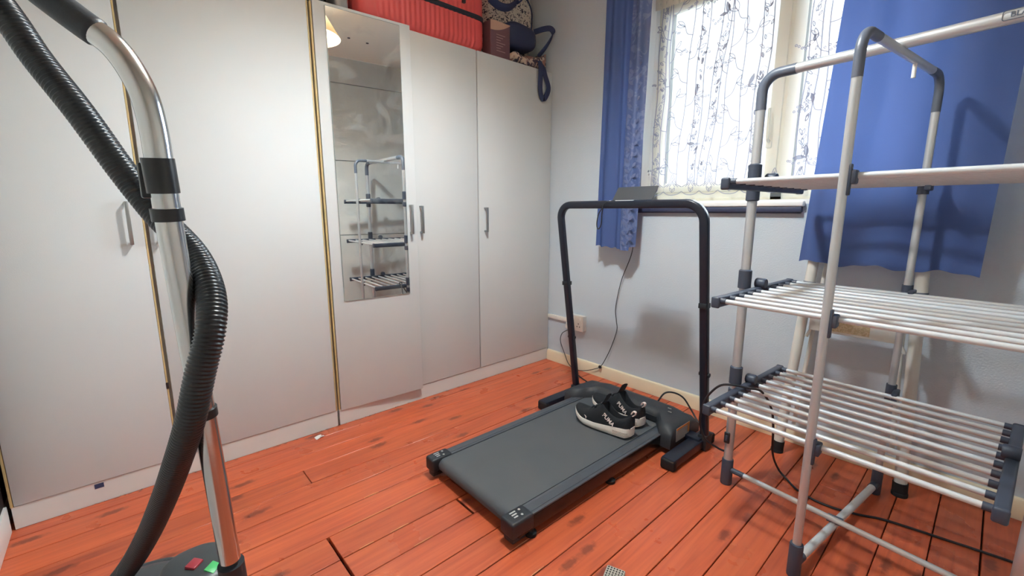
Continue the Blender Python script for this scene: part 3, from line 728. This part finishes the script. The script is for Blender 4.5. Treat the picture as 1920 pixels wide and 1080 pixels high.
# stand: foot bars and bent upright frame
LX, RX = .572, 1.352
for x in (LX, RX-.022):
    bm = new(); box(bm, x-.030, x+.030, -.665, -.29, .012, .052, .004); f = tp('foot_bar', bm, 'blackm')
    bm = new(); box(bm, x-.033, x+.033, -.672, -.640, .0, .050, .010, 3); tp('end_plug', bm, 'rubber', f)
    bm = new(); box(bm, x-.033, x+.033, -.315, -.283, .0, .050, .010, 3); tp('end_plug', bm, 'rubber', f)
for x0, x1 in ((LX, .645), (1.27, RX)):
    bm = new(); box(bm, x0, x1, -.43, -.37, .03, .062, .004); tp('hinge_arm', bm, 'blackm')
yb, yt, zt = -.375, -.552, 1.128
at = lambda z: yb+(yt-yb)*(z-.03)/(zt-.03)
path = [Vector((LX, at(.02), .02)), Vector((LX, at(.6), .6))]+arc_bend((LX, at(.6), .6), (LX, yt, zt), (RX, yt, zt), .075, 10)+arc_bend((LX, yt, zt), (RX, yt, zt), (RX, at(.6), .6), .075, 10)+[Vector((RX, at(.6), .6)), Vector((RX, at(.02), .02))]
bm = new(); sweep(bm, path, rrect(.036, .030, .008, 3)); up_ = tp('handlebar', bm, 'blackm')
for x in (LX, RX):
    bm = new(); box(bm, x-.022, x+.022, at(.03)-.03, at(.03)+.03, .0, .075, .006); tp('upright_socket', bm, 'black', up_)
    bm = new(); tube(bm, [(x-.022, at(.38), .38), (x+.024, at(.38), .38)], .010, 12); tp('clamp_knob', bm, 'black', up_)
    bm = new(); box(bm, x-.0175, x+.0175, at(.70)-.021, at(.70)+.021, .690, .712, .002); tp('joint_collar', bm, 'black', up_)
# tablet ledge
bm = new(); mx = frame((1.01, -.548, 1.143), (1, 0, 0), (0, .045, .062))
box(bm, -.106, .106, 0, .079, -.003, .003, .001, 1, mx); tp('tablet_ledge', bm, 'hood')
for x0, x1 in ((.93, 1.03), (.895, .905)):
    bm = new(); box(bm, x0, x1, -.563, -.549, 1.138, 1.146, .002); tp('ledge_clip', bm, 'white2')
bm = new(); tube(bm, smooth_path([(.900, -.575, 1.142), (.885, -.58, 1.125), (.876, -.578, 1.09), (.872, -.575, 1.045), (.864, -.574, 1.02), (.852, -.575, 1.012), (.846, -.576, 1.035), (.855, -.578, 1.08), (.872, -.578, 1.105), (.884, -.58, 1.122)], 6), .0028, 6)
ky = obj('key_lanyard', bm, 'cable', None); tag(ky, 'thin cord loop hanging from the treadmill handlebar', 'lanyard')
cable('treadmill_cable', 'black cable coiling off the front corner of the treadmill by the skirting', [(1.06, -.282, .10), (1.08, -.25, .145), (1.115, -.22, .150), (1.155, -.19, .125), (1.20, -.185, .07), (1.245, -.20, .03), (1.285, -.205, .012), (1.23, -.17, .008), (1.15, -.15, .012), (1.08, -.19, .03), (1.03, -.26, .05)], .0045)
cable('treadmill_lead', 'black lead lying on boards behind the motor hood of the treadmill', [(.70, -.285, .045), (.66, -.25, .02), (.60, -.20, .006), (.50, -.16, .006), (.40, -.12, .006), (.30, -.06, .006)], .004)

# ------------------------------------------------------------ trainers on the belt
ZB = .0885
def make_shoe(label, o, yaw, mirror=1, lab=True):
    t = thing('trainer', label, 'shoe', (o[0], o[1], ZB), 'pair of black trainers')
    RT = Matrix.Translation((o[0], o[1], ZB)) @ Matrix.Rotation(yaw, 4, 'Z')
    L = .315
    def half(s):   # half width (outline), s 0 heel .. 1 toe
        w = .036+.016*math.sin(PI*min(1, s/.75)*.5)**2 if s < .75 else .052*math.sqrt(max(0, 1-((s-.70)/.30)**2.3))*1.0
        if s < .08: w *= math.sqrt(max(.05, 1-((.08-s)/.085)**2))
        return max(w, .004)
    cen = lambda s: mirror*(.010*math.sin(PI*s)-.012*max(0, s-.6))
    zb = lambda s: .0+.030*max(0, (s-.72)/.28)**1.8+.012*max(0, (.08-s)/.08)
    zt = lambda s: .050-.016*min(1, s/.55)+.026*max(0, (s-.76)/.24)**1.5
    N = 40; R = []
    for i in range(N+1):
        s = .002+.996*i/N; w = half(s); c = cen(s); b, tt = zb(s), zt(s); f = w*1.06
        R.append([(L*s, c+y*f, z) for y, z in ((-.82, b), (-.98, b+.3*(tt-b)), (-1.03, b+.6*(tt-b)), (-.97, tt), (-.6, tt+.001), (0, tt+.001), (.6, tt+.001), (.97, tt), (1.03, b+.6*(tt-b)), (.98, b+.3*(tt-b)), (.82, b), (0, b))])
    bm = new(); loft(bm, R); bm.transform(RT); so_ = obj('midsole', bm, 'sole', t, angle=60)
    bm = new()
    for k in range(4):   # moulded grooves round the heel
        pts = []
        for j in range(13):
            a = -1.0+2.0*j/12; s = .02+.23*a*a
            pts.append((L*s-.002, cen(s)+math.copysign(half(s)*1.09, a)*(1 if abs(a) > .25 else abs(a)*4), .010+.0065*k))
        sweep(bm, pts, circ(.0015, 5))
    bm.transform(RT); obj('heel_groove', bm, mat('groove_beige', (196, 176, 160), .7) if 'groove_beige' not in bpy.data.materials else bpy.data.materials['groove_beige'], so_)
    # upper
    def rim(s):
        if s < .46: return .112-.034*math.sin(PI*s/.46)+.020*(s/.46)**2
        k = (s-.46)/.54; return .132*(1-k)**1.25*.62+.05+.0*k if k < 1 else .05
    R = []
    for i in range(N+1):
        s = .012+.968*i/N; w = half(s)*.99; c = cen(s); b = zt(s)-.004; h = rim(s)
        if s >= .46:
            k = (s-.46)/.54; h = b+.012+(.132-.042)*max(0, (1-k))**1.15*(1-.25*math.sin(PI*k))
        op = max(0, min(1, (.45-s)/.05)); 
        ro = w*(.62 if s < .45 else .5)
        inner = h-(.055*op)
        if s < .03: inner = h-.004
        prof = [(-1.0*w, b), (-1.01*w, b+.35*(h-b)), (-.90*w, b+.70*(h-b)), (-.62*w*(1), b+.96*(h-b)), (-.52*w, h), (-.44*w, h-.004*op), (-.40*w, inner+(0 if op else .0)), (0, inner+(.003 if not op else 0))]
        if not op: prof = [(-1.0*w, b), (-1.0*w, b+.30*(h-b)), (-.88*w, b+.60*(h-b)), (-.66*w, b+.83*(h-b)), (-.48*w, b+.93*(h-b)), (-.32*w, b+.975*(h-b)), (-.16*w, b+.995*(h-b)), (0, h)]
        full = prof+[(-y, z) for y, z in prof[-2::-1]]
        R.append([(L*s, c+y, z) for y, z in full])
    bm = new(); loft(bm, R, closed_ring=True); bm.transform(RT); obj('upper', bm, 'knit', t, angle=70)
    bm = new(); loft(bm, [[(L*s, cen(s)+y, z) for y, z in ((-.024, z0), (-.018, z0+.006), (0, z0+.009), (.018, z0+.006), (.024, z0), (0, z0-.004))] for s, z0 in ((.60, .088), (.52, .108), (.46, .132), (.42, .156), (.405, .166))]); bm.transform(RT); obj('tongue', bm, 'liner', t)
    bm = new(); sweep(bm, smooth_path([(L*.03, cen(.0), .100), (-.006, cen(0), .112), (-.008, cen(0), .126), (.004, cen(0), .126), (L*.035, cen(0), .112)], 5), rrect(.014, .003, .001, 1), upv=(0, 1, 0)); bm.transform(RT); obj('heel_loop', bm, 'pinkw', t)
    for k in range(4):
        s = .50+.055*k; k2 = (s-.46)/.54; h = .026+.012+.090*(1-k2)**1.15*(1-.25*math.sin(PI*k2))
        w = half(s); sg = 1 if k % 2 else -1
        bm = new(); tube(bm, smooth_path([(L*(s-.02*sg), cen(s)-.5*w, h-.006), (L*s, cen(s), h+.010), (L*(s+.02*sg), cen(s)+.5*w, h-.006)], 5), .0032, 6); bm.transform(RT); obj('lace', bm, 'liner', t)
    bm = new(); tube(bm, smooth_path([(L*.53, cen(.5)-.004, .106), (L*.55, cen(.5)-.02, .112), (L*.58, cen(.5)-.028, .098), (L*.56, cen(.5)-.012, .102), (L*.54, cen(.5), .108), (L*.55, cen(.5)+.02, .112), (L*.59, cen(.5)+.026, .096)], 5), .003, 6); bm.transform(RT); obj('lace_bow', bm, 'liner', t)
    # lettering strip on the side that faces the room, running down towards the heel
    sd = 1
    P = RT @ Vector((L*.315, cen(.3)+half(.3)*.97+.003, .070)); ex = (RT.to_3x3() @ Vector((-.80, .06, -.48))); ey = (RT.to_3x3() @ Vector((-.46, -.30, .84)))
    obj('lettering', text_mesh('PUMA', .026, frame(P, ex, ey)), 'pinkw', t, smooth=False)
    P2 = RT @ Vector((L*.70, cen(.7)+half(.7)*.98+.001, .046)); bm = new()
    mx = frame(P2, RT.to_3x3() @ Vector((-1, .25, 0)), RT.to_3x3() @ Vector((0, -.4, .9)))
    pts = [(-.010, .006), (-.002, .003), (.004, -.002), (.009, -.008), (.006, -.001), (.011, .004), (.005, .002), (.001, .006)]
    loft(bm, [[mx @ Vector((x, y, 0)) for x, y in pts], [mx @ Vector((x, y, .0015)) for x, y in pts]]); obj('emblem', bm, 'pinkw', t, smooth=False)
    return t
make_shoe('black trainer with white sole on the belt, whole side seen, nearer the belt edge', (1.172, -.690), PI+math.radians(2.5), 1)
make_shoe('black trainer with white sole on the belt, half hidden behind its mate, by the hood', (1.150, -.575), PI-math.radians(8), -1)

# ------------------------------------------------------------ clothes airer
ca = thing('clothes_airer', 'three-tier heated clothes airer of pale aluminium rods and slate plastic joints', 'clothes airer', (1.91, -.59, 0))
L_, R_, F_, B_ = (1.541, -.575), (2.314, -.664), (1.873, -.895), (1.963, -.206)
V = lambda p, z: Vector((p[0], p[1], z))
ZLR, ZFB = 1.561, 1.542
def pole(p, r, z0, z1): 
    bm = new(); tube(bm, [V(p, z0), V(p, z1)], r, 18); return obj('pole', bm, 'alu', ca)
def top_frame(a, b, z, r):
    A, B2 = V(a, z), V(b, z); d = (B2-A).normalized()
    bm = new(); tube(bm, [A+d*.085, B2-d*.085], r*.98, 18); bar = obj('top_bar', bm, 'alu', ca)
    for p, q in ((a, b), (b, a)):
        P = V(p, z); d2 = (V(q, z)-P).normalized()
        pts = [V(p, z-.115)]+arc_bend(V(p, z-.2), P, P+d2*.2, .055, 9)+[P+d2*.105]
        bm = new(); tube(bm, pts, r*1.06, 18); obj('elbow', bm, 'bluet', ca)
    pole(a, r, .06, z-.10); pole(b, r, .06, z-.10)
    return bar
lr = top_frame(L_, R_, ZLR, .0165); fb = top_frame(F_, B_, ZFB, .0118)
bm = new(); q = V(F_, 0).lerp(V(B_, 0), .60); tube(bm, [(q.x, q.y, ZFB-.008), (q.x, q.y, ZFB-.050)], .0055, 10); obj('hanging_peg', bm, 'white2', ca)
# brand lettering on the long top bar
d = (V(R_, 0)-V(L_, 0)).normalized(); nrm = Vector((d.y, -d.x, 0)); 
P = V(L_, ZLR)+d*.602+nrm*.0162+Vector((0, 0, .002)); yax = Vector((0, 0, 1))
obj('lettering', text_mesh('BLACK', .017, frame(P, d, yax), .0008), 'bluet', lr, smooth=False)
bm = new(); mxx = frame(P, d, yax); o = [mxx @ Vector((x, y, .0002)) for x, y in rrect(.078, .022, .005, 3)]; sweep(bm, o, circ(.0009, 4), closed=True, caps=False); obj('label_outline', bm, 'bluet', lr)
# feet, base bars
for p, r in ((L_, .0215), (R_, .0215), (F_, .0185), (B_, .0175)):
    bm = new(); lathe(bm, [(r*.96, 0), (r, .004), (r, .105), (r*.94, .108), (.004, .108)], (p[0], p[1], 0), 20); obj('foot', bm, 'blue', ca)
def base_bar(a, b, z, r, cut):
    A, B2 = V(a, z), V(b, z); dd = (B2-A).normalized()
    bm = new(); tube(bm, [A+dd*cut, B2-dd*cut], r, 14); o = obj('base_bar', bm, 'rod', ca)
    for P, s in ((A, 1), (B2, -1)):
        bm = new(); tube(bm, [P+dd*(s*.01), P+dd*(s*(cut+.012))], r*1.15, 14); obj('bar_socket', bm, 'blue', o)
base_bar(L_, R_, .066, .0095, .055); base_bar(F_, B_, .042, .0125, .035)
bm = new(); cx = V(F_, 0).lerp(V(B_, 0), .42); box(bm, cx.x-.022, cx.x+.022, cx.y-.012, cx.y+.012, .050, .070, .003); obj('cross_clip', bm, 'bluet', ca)
# racks
rod_me = cap_me = None
def rack(zc, cx, cy, rot, hu=.343):
    global rod_me, cap_me
    rk = bpy.data.objects.new('rack', None); COL.objects.link(rk); attach(rk, ca); rk.empty_display_size = .05
    MX = Matrix.Translation((cx, cy, zc)) @ Matrix.Rotation(rot, 4, 'Z')
    hv = .305; n = 10
    for s in (-1, 1):
        bm = new(); sweep(bm, [(s*hu, -hv-.012, 0), (s*hu, hv+.012, 0)], rrect(.034, .027, .006, 3), upv=(0, 0, 1)); bm.transform(MX); e = obj('end_bar', bm, 'bluet' if False else 'blue', rk)
        for e_ in (-1, 1):
            bm = new(); box(bm, s*hu-.0142, s*hu+.0142, e_*(hv+.009)-.007, e_*(hv+.009)+.007, -.019, .019, .006, 3); bm.transform(MX); obj('end_cap', bm, 'blue', rk)
        # bracket that grips the pole
        w = V(L_ if s < 0 else R_, zc)
        for pr in ([(.0175, .010), (.0225, .012), (.0225, .078), (.0175, .082)], [(.0175, -.050), (.0225, -.046), (.0225, -.012), (.0175, -.010)]):
            bm = new(); lathe(bm, pr, (w.x, w.y, zc), 20, cap=False); obj('pole_collar', bm, 'blue', rk)
        bm = new(); lathe(bm, [(.001, -.018), (.017, -.018), (.0195, -.014), (.0195, .014), (.017, .018), (.001, .018)], (0, 0, 0), 20)
        bm.transform(MX @ Matrix.Translation((s*(hu-.004), .02, .030)) @ Matrix.Rotation(PI/2, 4, 'Y')); obj('pivot_knob', bm, 'blue', rk)
    if True:
        bm = new(); tube(bm, [(-hu+.030, 0, 0), (hu-.030, 0, 0)], .0082, 10, caps=False); rod_me = mesh_of('rod', bm); rod_me.materials.append(MT['rod'])
        bm = new(); tube(bm, [(-.009, 0, 0), (.009, 0, 0)], .0100, 10)
        cap_me = mesh_of('rod_cap', bm); cap_me.materials.append(MT['blue'])
    for k in range(n):
        y = -hv+2*hv*k/(n-1)
        for nm, me, x in (('rod', rod_me, 0), ('rod_cap', cap_me, -hu+.0215), ('rod_cap', cap_me, hu-.0215)):
            o = bpy.data.objects.new(nm, me); COL.objects.link(o); o.parent = rk
            o.matrix_parent_inverse = Matrix.Translation(-wloc(rk)); o.matrix_basis = MX @ Matrix.Translation((x, y, .006))
    for p, yy in ((F_, -hv), (B_, hv)):
        w = V(p, zc); q = MX @ Vector(((p[0]-cx), yy, .006))
        bm = new(); box(bm, w.x+.008, w.x+.026, min(w.y, q.y)-.006, max(w.y, q.y)+.008, zc-.016, zc+.020, .004)
        lathe(bm, [(.0165, -.028), (.0165, .034)], (w.x, w.y, zc), 16) if p is B_ else box(bm, w.x+.008, w.x+.016, w.y-.008, w.y+.008, zc-.045, zc+.035, .003)
        obj('rod_clip', bm, 'blue', rk)
    return rk
RX_, RY_, RR_ = 1.9215, -.572, math.radians(-3.2)
for z, dx in ((.42, 0), (.80, .011), (1.183, .011)): rack(z, RX_+dx, RY_, RR_, .343+dx)
# switch on the pole and its mains cable
sw = bm = new(); mx = frame((L_[0]-.004, L_[1]-.0185, .205), (1, 0, 0), (0, 0, 1)); box(bm, -.011, .011, -.024, .024, -.003, .006, .005, 3, mx); sw = obj('power_switch', bm, 'black', ca)
bm = new(); box(bm, -.0045, .0045, -.012, .012, .006, .009, .0015, 1, mx); obj('rocker', bm, 'blue', sw)
cable('airer_cable', 'black mains cable of the clothes airer looping over its lowest rack onto the floor', [(L_[0]-.014, L_[1]-.012, .140), (1.505, -.60, .150), (1.470, -.64, .19), (1.452, -.66, .27), (1.466, -.66, .36), (1.51, -.655, .43), (1.56, -.655, .452), (1.605, -.63, .446), (1.645, -.60, .436), (1.672, -.565, .37), (1.668, -.50, .27), (1.655, -.42, .12), (1.665, -.36, .03), (1.70, -.37, .006), (1.767, -.428, .005), (1.86, -.445, .005), (1.945, -.42, .005), (2.006, -.388, .005), (2.08, -.37, .005), (2.157, -.357, .005), (2.269, -.338, .005), (2.36, -.33, .005), (2.47, -.36, .005)], .0042, seg=10)

# ------------------------------------------------------------ folded stepladder against the wall
sl = thing('stepladder', 'off-white folded stepladder with black rubber feet leaning on the wall behind the airer', 'stepladder', (1.81, -.13, 0))
posts = [((1.598, -.150, .0), (1.652, -.058, 1.22)), ((2.030, -.150, .0), (1.970, -.058, 1.22))]
for i, (a, b) in enumerate(posts):
    a, b = Vector(a), Vector(b); u = (b-a).normalized(); sg = 1 if i == 0 else -1
    bm = new(); tube(bm, [a+u*.03, b], .0205, 16); p = obj('rail', bm, 'wpost', sl)
    bm = new(); tube(bm, [a+u*.012, a+u*.052], .0245, 16); lathe(bm, [(.026, 0), (.026, .012), (.018, .022)], a, 16); obj('rubber_foot', bm, 'rubber', p)
    c = a.lerp(b, .642); bm = new(); tube(bm, [c-u*.012, c+u*.012], .0235, 14); box(bm, c.x-.034, c.x+.034, c.y-.020, c.y+.006, c.z-.014, c.z+.002, .005); obj('rail_collar', bm, 'bluet', p)
    # inner rear leg lying beside the rail
    a2 = a+Vector((sg*.045, .035, .14)); b2 = b+Vector((sg*.040, .02, -.1)); bm = new(); tube(bm, [a2, b2], .0085, 10); obj('rear_leg', bm, 'wpost', sl)
    bm = new(); q0 = a.lerp(b, .455)+Vector((sg*.028, -.004, 0)); q1 = a.lerp(b, .54)+Vector((sg*.040, -.004, 0)); tube(bm, smooth_path([q0, q0.lerp(q1, .5)+Vector((sg*.008, -.004, 0)), q1], 5), .006, 8); obj('hinge_strap', bm, 'wpost', sl)
def lstep(t, hh, name='step'):
    a = Vector(posts[0][0]).lerp(Vector(posts[0][1]), t); b = Vector(posts[1][0]).lerp(Vector(posts[1][1]), t)
    bm = new(); box(bm, a.x+.03, b.x-.03, a.y-.016, a.y+.010, a.z-hh, a.z+hh, .004); return obj(name, bm, 'wpost', sl), a, b
s1, a, b = lstep(.515, .040); lstep(.80, .03)
bm = new(); box(bm, a.x+.085, b.x-.075-.06, a.y-.0172, a.y-.0158, a.z-.030, a.z+.030); obj('printed_label', bm, 'tanlab', s1, smooth=False)

# ------------------------------------------------------------ vacuum cleaner
vc = thing('vacuum_cleaner', 'charcoal tub vacuum cleaner with ribbed hose and chrome wand standing before the wardrobe', 'vacuum cleaner', (1.04, -2.36, 0))
VC = Vector((1.035, -2.385, 0))
bm = new(); lathe(bm, [(.02, .03), (.165, .03), (.175, .05), (.175, .17), (.170, .182)], VC, 56); obj('tub', bm, mat('red_tub', (150, 26, 30), .35), vc)
bm = new(); lathe(bm, [(.168, .178), (.182, .182), (.184, .200), (.178, .206), (.174, .222), (.164, .247), (.150, .264), (.142, .267), (.136, .265), (.128, .272), (.10, .286), (.06, .293), (.01, .294)], VC, 64); dome = obj('dome_lid', bm, 'vac', vc)
PV = Vector((1.115, -2.275, 0))
bm = new(); blob(bm, (1.100, -2.272, .306), (.076, .068, .054), 36, 20, .5, .8); pod = obj('control_pod', bm, 'vac', vc)
def button(c, m, yaw, tilt):
    bm = new(); mx = Matrix.Translation(c) @ Matrix.Rotation(yaw, 4, 'Z') @ Matrix.Rotation(tilt, 4, 'Y'); box(bm, -.011, .011, -.013, .013, -.004, .005, .002, 2, mx); obj('button', bm, m, pod)
button((1.111, -2.275, .3605), 'btnr', .75, .12); button((1.140, -2.247, .354), 'btng', .75, .35)
bm = new(); lathe(bm, [(.030, 0), (.032, .004), (.032, .03), (.028, .036)], (0, 0, 0), 24); bm.transform(Matrix.Translation((.985, -2.44, .272)) @ Matrix.Rotation(-.55, 4, 'Y')); obj('hose_socket', bm, 'black', vc)
for s in (-1, 1):
    bm = new(); lathe(bm, [(.001, -.022), (.075, -.022), (.082, -.012), (.082, .012), (.075, .022), (.001, .022)], (0, 0, 0), 28); bm.transform(Matrix.Translation((VC.x-.10, VC.y+s*.165, .082)) @ Matrix.Rotation(PI/2, 4, 'X')); obj('wheel', bm, 'black', vc)
    bm = new(); lathe(bm, [(.001, -.008), (.022, -.008), (.022, .008), (.001, .008)], (0, 0, 0), 16); bm.transform(Matrix.Translation((VC.x+.13, VC.y+s*.07, .022)) @ Matrix.Rotation(PI/2, 4, 'X')); obj('caster', bm, 'black', vc)
# wand
wand = smooth_path([(1.362, -2.319, 1.332), (1.381, -2.290, 1.303), (1.395, -2.271, 1.259), (1.4005, -2.264, 1.214), (1.402, -2.262, 1.152), (1.399, -2.260, 1.074)], 10)
low = [Vector((1.399, -2.260, 1.074)), Vector((1.352, -2.236, .512))]
bm = new(); tube(bm, [wand[0]]+wand[1:-1]+low, .0158, 24); wo = obj('wand', bm, 'steel', vc)
bm = new(); dd = (wand[0]-wand[2]).normalized(); 
hp = smooth_path([wand[5]+Vector((0, 0, .0)), wand[0], (1.340, -2.352, 1.365), (1.315, -2.40, 1.415), (1.295, -2.43, 1.44)], 8)
sweep(bm, hp, circ(.0178, 20), scale=lambda t: 1.0 if t > .0 else .9); obj('hand_grip', bm, 'black', vc)
wd = lambda z: low[0].lerp(low[1], (1.074-z)/(1.074-.512))
def ring(z, h, r, m='hose'):
    bm = new(); tube(bm, [wd(z), wd(z-h)], r, 24); return obj('wand_clip', bm, m, vc)
bm = new(); u = Vector((.02, .02, 1)).normalized()
c1 = ring(1.168, .045, .0185); bm = new(); P = wd(1.155); box(bm, P.x-.026, P.x-.008, P.y-.022, P.y-.008, 1.116, 1.162, .003); obj('clip_tab', bm, 'hose', c1)
ring(1.103, .017, .0190)
c3 = ring(.800, .014, .0185)
cu = bm = new(); tube(bm, [wd(.503), wd(.42)], .020, 24); obj('wand_cuff', bm, 'black', vc)
bm = new(); tube(bm, [wd(.43), wd(.06)], .0158, 20); obj('lower_wand', bm, 'steel', vc)
e = wd(.03); bm = new(); box(bm, e.x-.045, e.x+.045, e.y-.14, e.y+.14, .003, .045, .012, 3); tube(bm, [wd(.10), wd(.03)], .021, 18); obj('floor_head', bm, 'black', vc)
# hose, ribbed
hp = [(1.292, -2.434, 1.446), (1.262, -2.472, 1.500), (1.205, -2.500, 1.545), (1.140, -2.492, 1.545), (1.10, -2.452, 1.495), (1.178, -2.398, 1.380), (1.203, -2.371, 1.315), (1.239, -2.335, 1.242), (1.265, -2.298, 1.159), (1.296, -2.266, 1.094), (1.345, -2.232, 1.036), (1.400, -2.2235, .985), (1.432, -2.232, .936), (1.437, -2.252, .872), (1.424, -2.268, .806), (1.378, -2.285, .733), (1.308, -2.306, .643), (1.195, -2.338, .516), (1.085, -2.378, .395), (.995, -2.432, .290)]
fine = smooth_path(hp, 40)
acc = [0.]
for a, b in zip(fine, fine[1:]): acc.append(acc[-1]+(b-a).length)
tot = acc[-1]; pitch = .0056; nr = int(tot/pitch)*4; P = []; sc_ = []; j = 0
for k in range(nr+1):
    s = tot*k/nr
    while j < len(acc)-2 and acc[j+1] < s: j += 1
    f = (s-acc[j])/max(1e-9, acc[j+1]-acc[j]); P.append(fine[j].lerp(fine[j+1], f)); sc_.append((.91, 1.0, 1.0, .91)[k % 4] if k % 4 in (0, 3) else 1.0)
bm = new(); sweep(bm, P, circ(.0192, 22), scale=sc_); obj('hose', bm, 'hose', vc, angle=80)

# ------------------------------------------------------------ pendant lamp (seen in the mirror), small things on the floor
pn = thing('pendant_lamp', 'peach cone lampshade hanging from the ceiling, seen in the wardrobe mirror', 'lamp', (1.17, -1.36, ZC))
bm = new(); lathe(bm, [(.215, 2.25), (.085, 2.47)], (1.17, -1.36, 0), 40, cap=False); obj('lamp_shade', bm, 'shade', pn)
bm = new(); tube(bm, [(1.17, -1.36, ZC-.02), (1.17, -1.36, 2.42)], .004, 8); obj('flex', bm, 'white2', pn)
bm = new(); lathe(bm, [(.045, ZC-.03), (.05, ZC-.001)], (1.17, -1.36, 0), 24); obj('ceiling_rose', bm, 'white2', pn)
bm = new(); lathe(bm, [(.018, 2.40), (.02, 2.45), (.012, 2.46)], (1.17, -1.36, 0), 18); obj('lamp_holder', bm, 'white2', pn)

bm = new(); mx = Matrix.Translation((.050, -1.69, .0)) @ Matrix.Rotation(.3, 4, 'Z'); G = [[bm.verts.new(mx @ Vector((-.014+.028*i/3, -.02+.04*j/3, .002+.004*math.sin(i*2+j)))) for i in range(4)] for j in range(4)]
for j in range(3):
    for i in range(3): bm.faces.new((G[j][i], G[j][i+1], G[j+1][i+1], G[j+1][i]))
bmesh.ops.solidify(bm, geom=bm.faces[:], thickness=.0008)
tag(obj('paper_scrap', bm, 'paper', None), 'crumpled white paper scrap on the boards by the wardrobe plinth', 'paper')
bk = thing('floor_brush', 'small pale perforated block lying on the boards in front of the treadmill', 'brush', (1.53, -1.33, 0))
mx = Matrix.Translation((1.525, -1.335, 0)) @ Matrix.Rotation(.35, 4, 'Z')
bm = new(); box(bm, -.028, .028, -.035, .035, .0, .030, .004, 2, mx); obj('block', bm, 'grey', bk)
bm = new()
for i in range(6):
    for j in range(7): box(bm, -.023+i*.0085, -.019+i*.0085, -.029+j*.009, -.025+j*.009, .0298, .0312, 0, 1, mx)
obj('perforation', bm, 'dark', bk, smooth=False, kind='stuff')
# fluff along the plinth
bm = new(); random.seed(5)
for k in range(90):
    y = random.uniform(-2.5, -.2); x = .0+random.uniform(-.004, .006); a = random.random()*6
    p = [(x+.006*math.cos(a+q*1.3), y+.012*math.sin(a+q*1.1), .002+.001*q) for q in range(3)]; sweep(bm, p, circ(.0006, 4))
fz = obj('dust_fluff', bm, 'fluff', None, kind='stuff'); fz['label'] = 'grey dust and fluff gathered along the wardrobe plinth'; fz['category'] = 'dust'
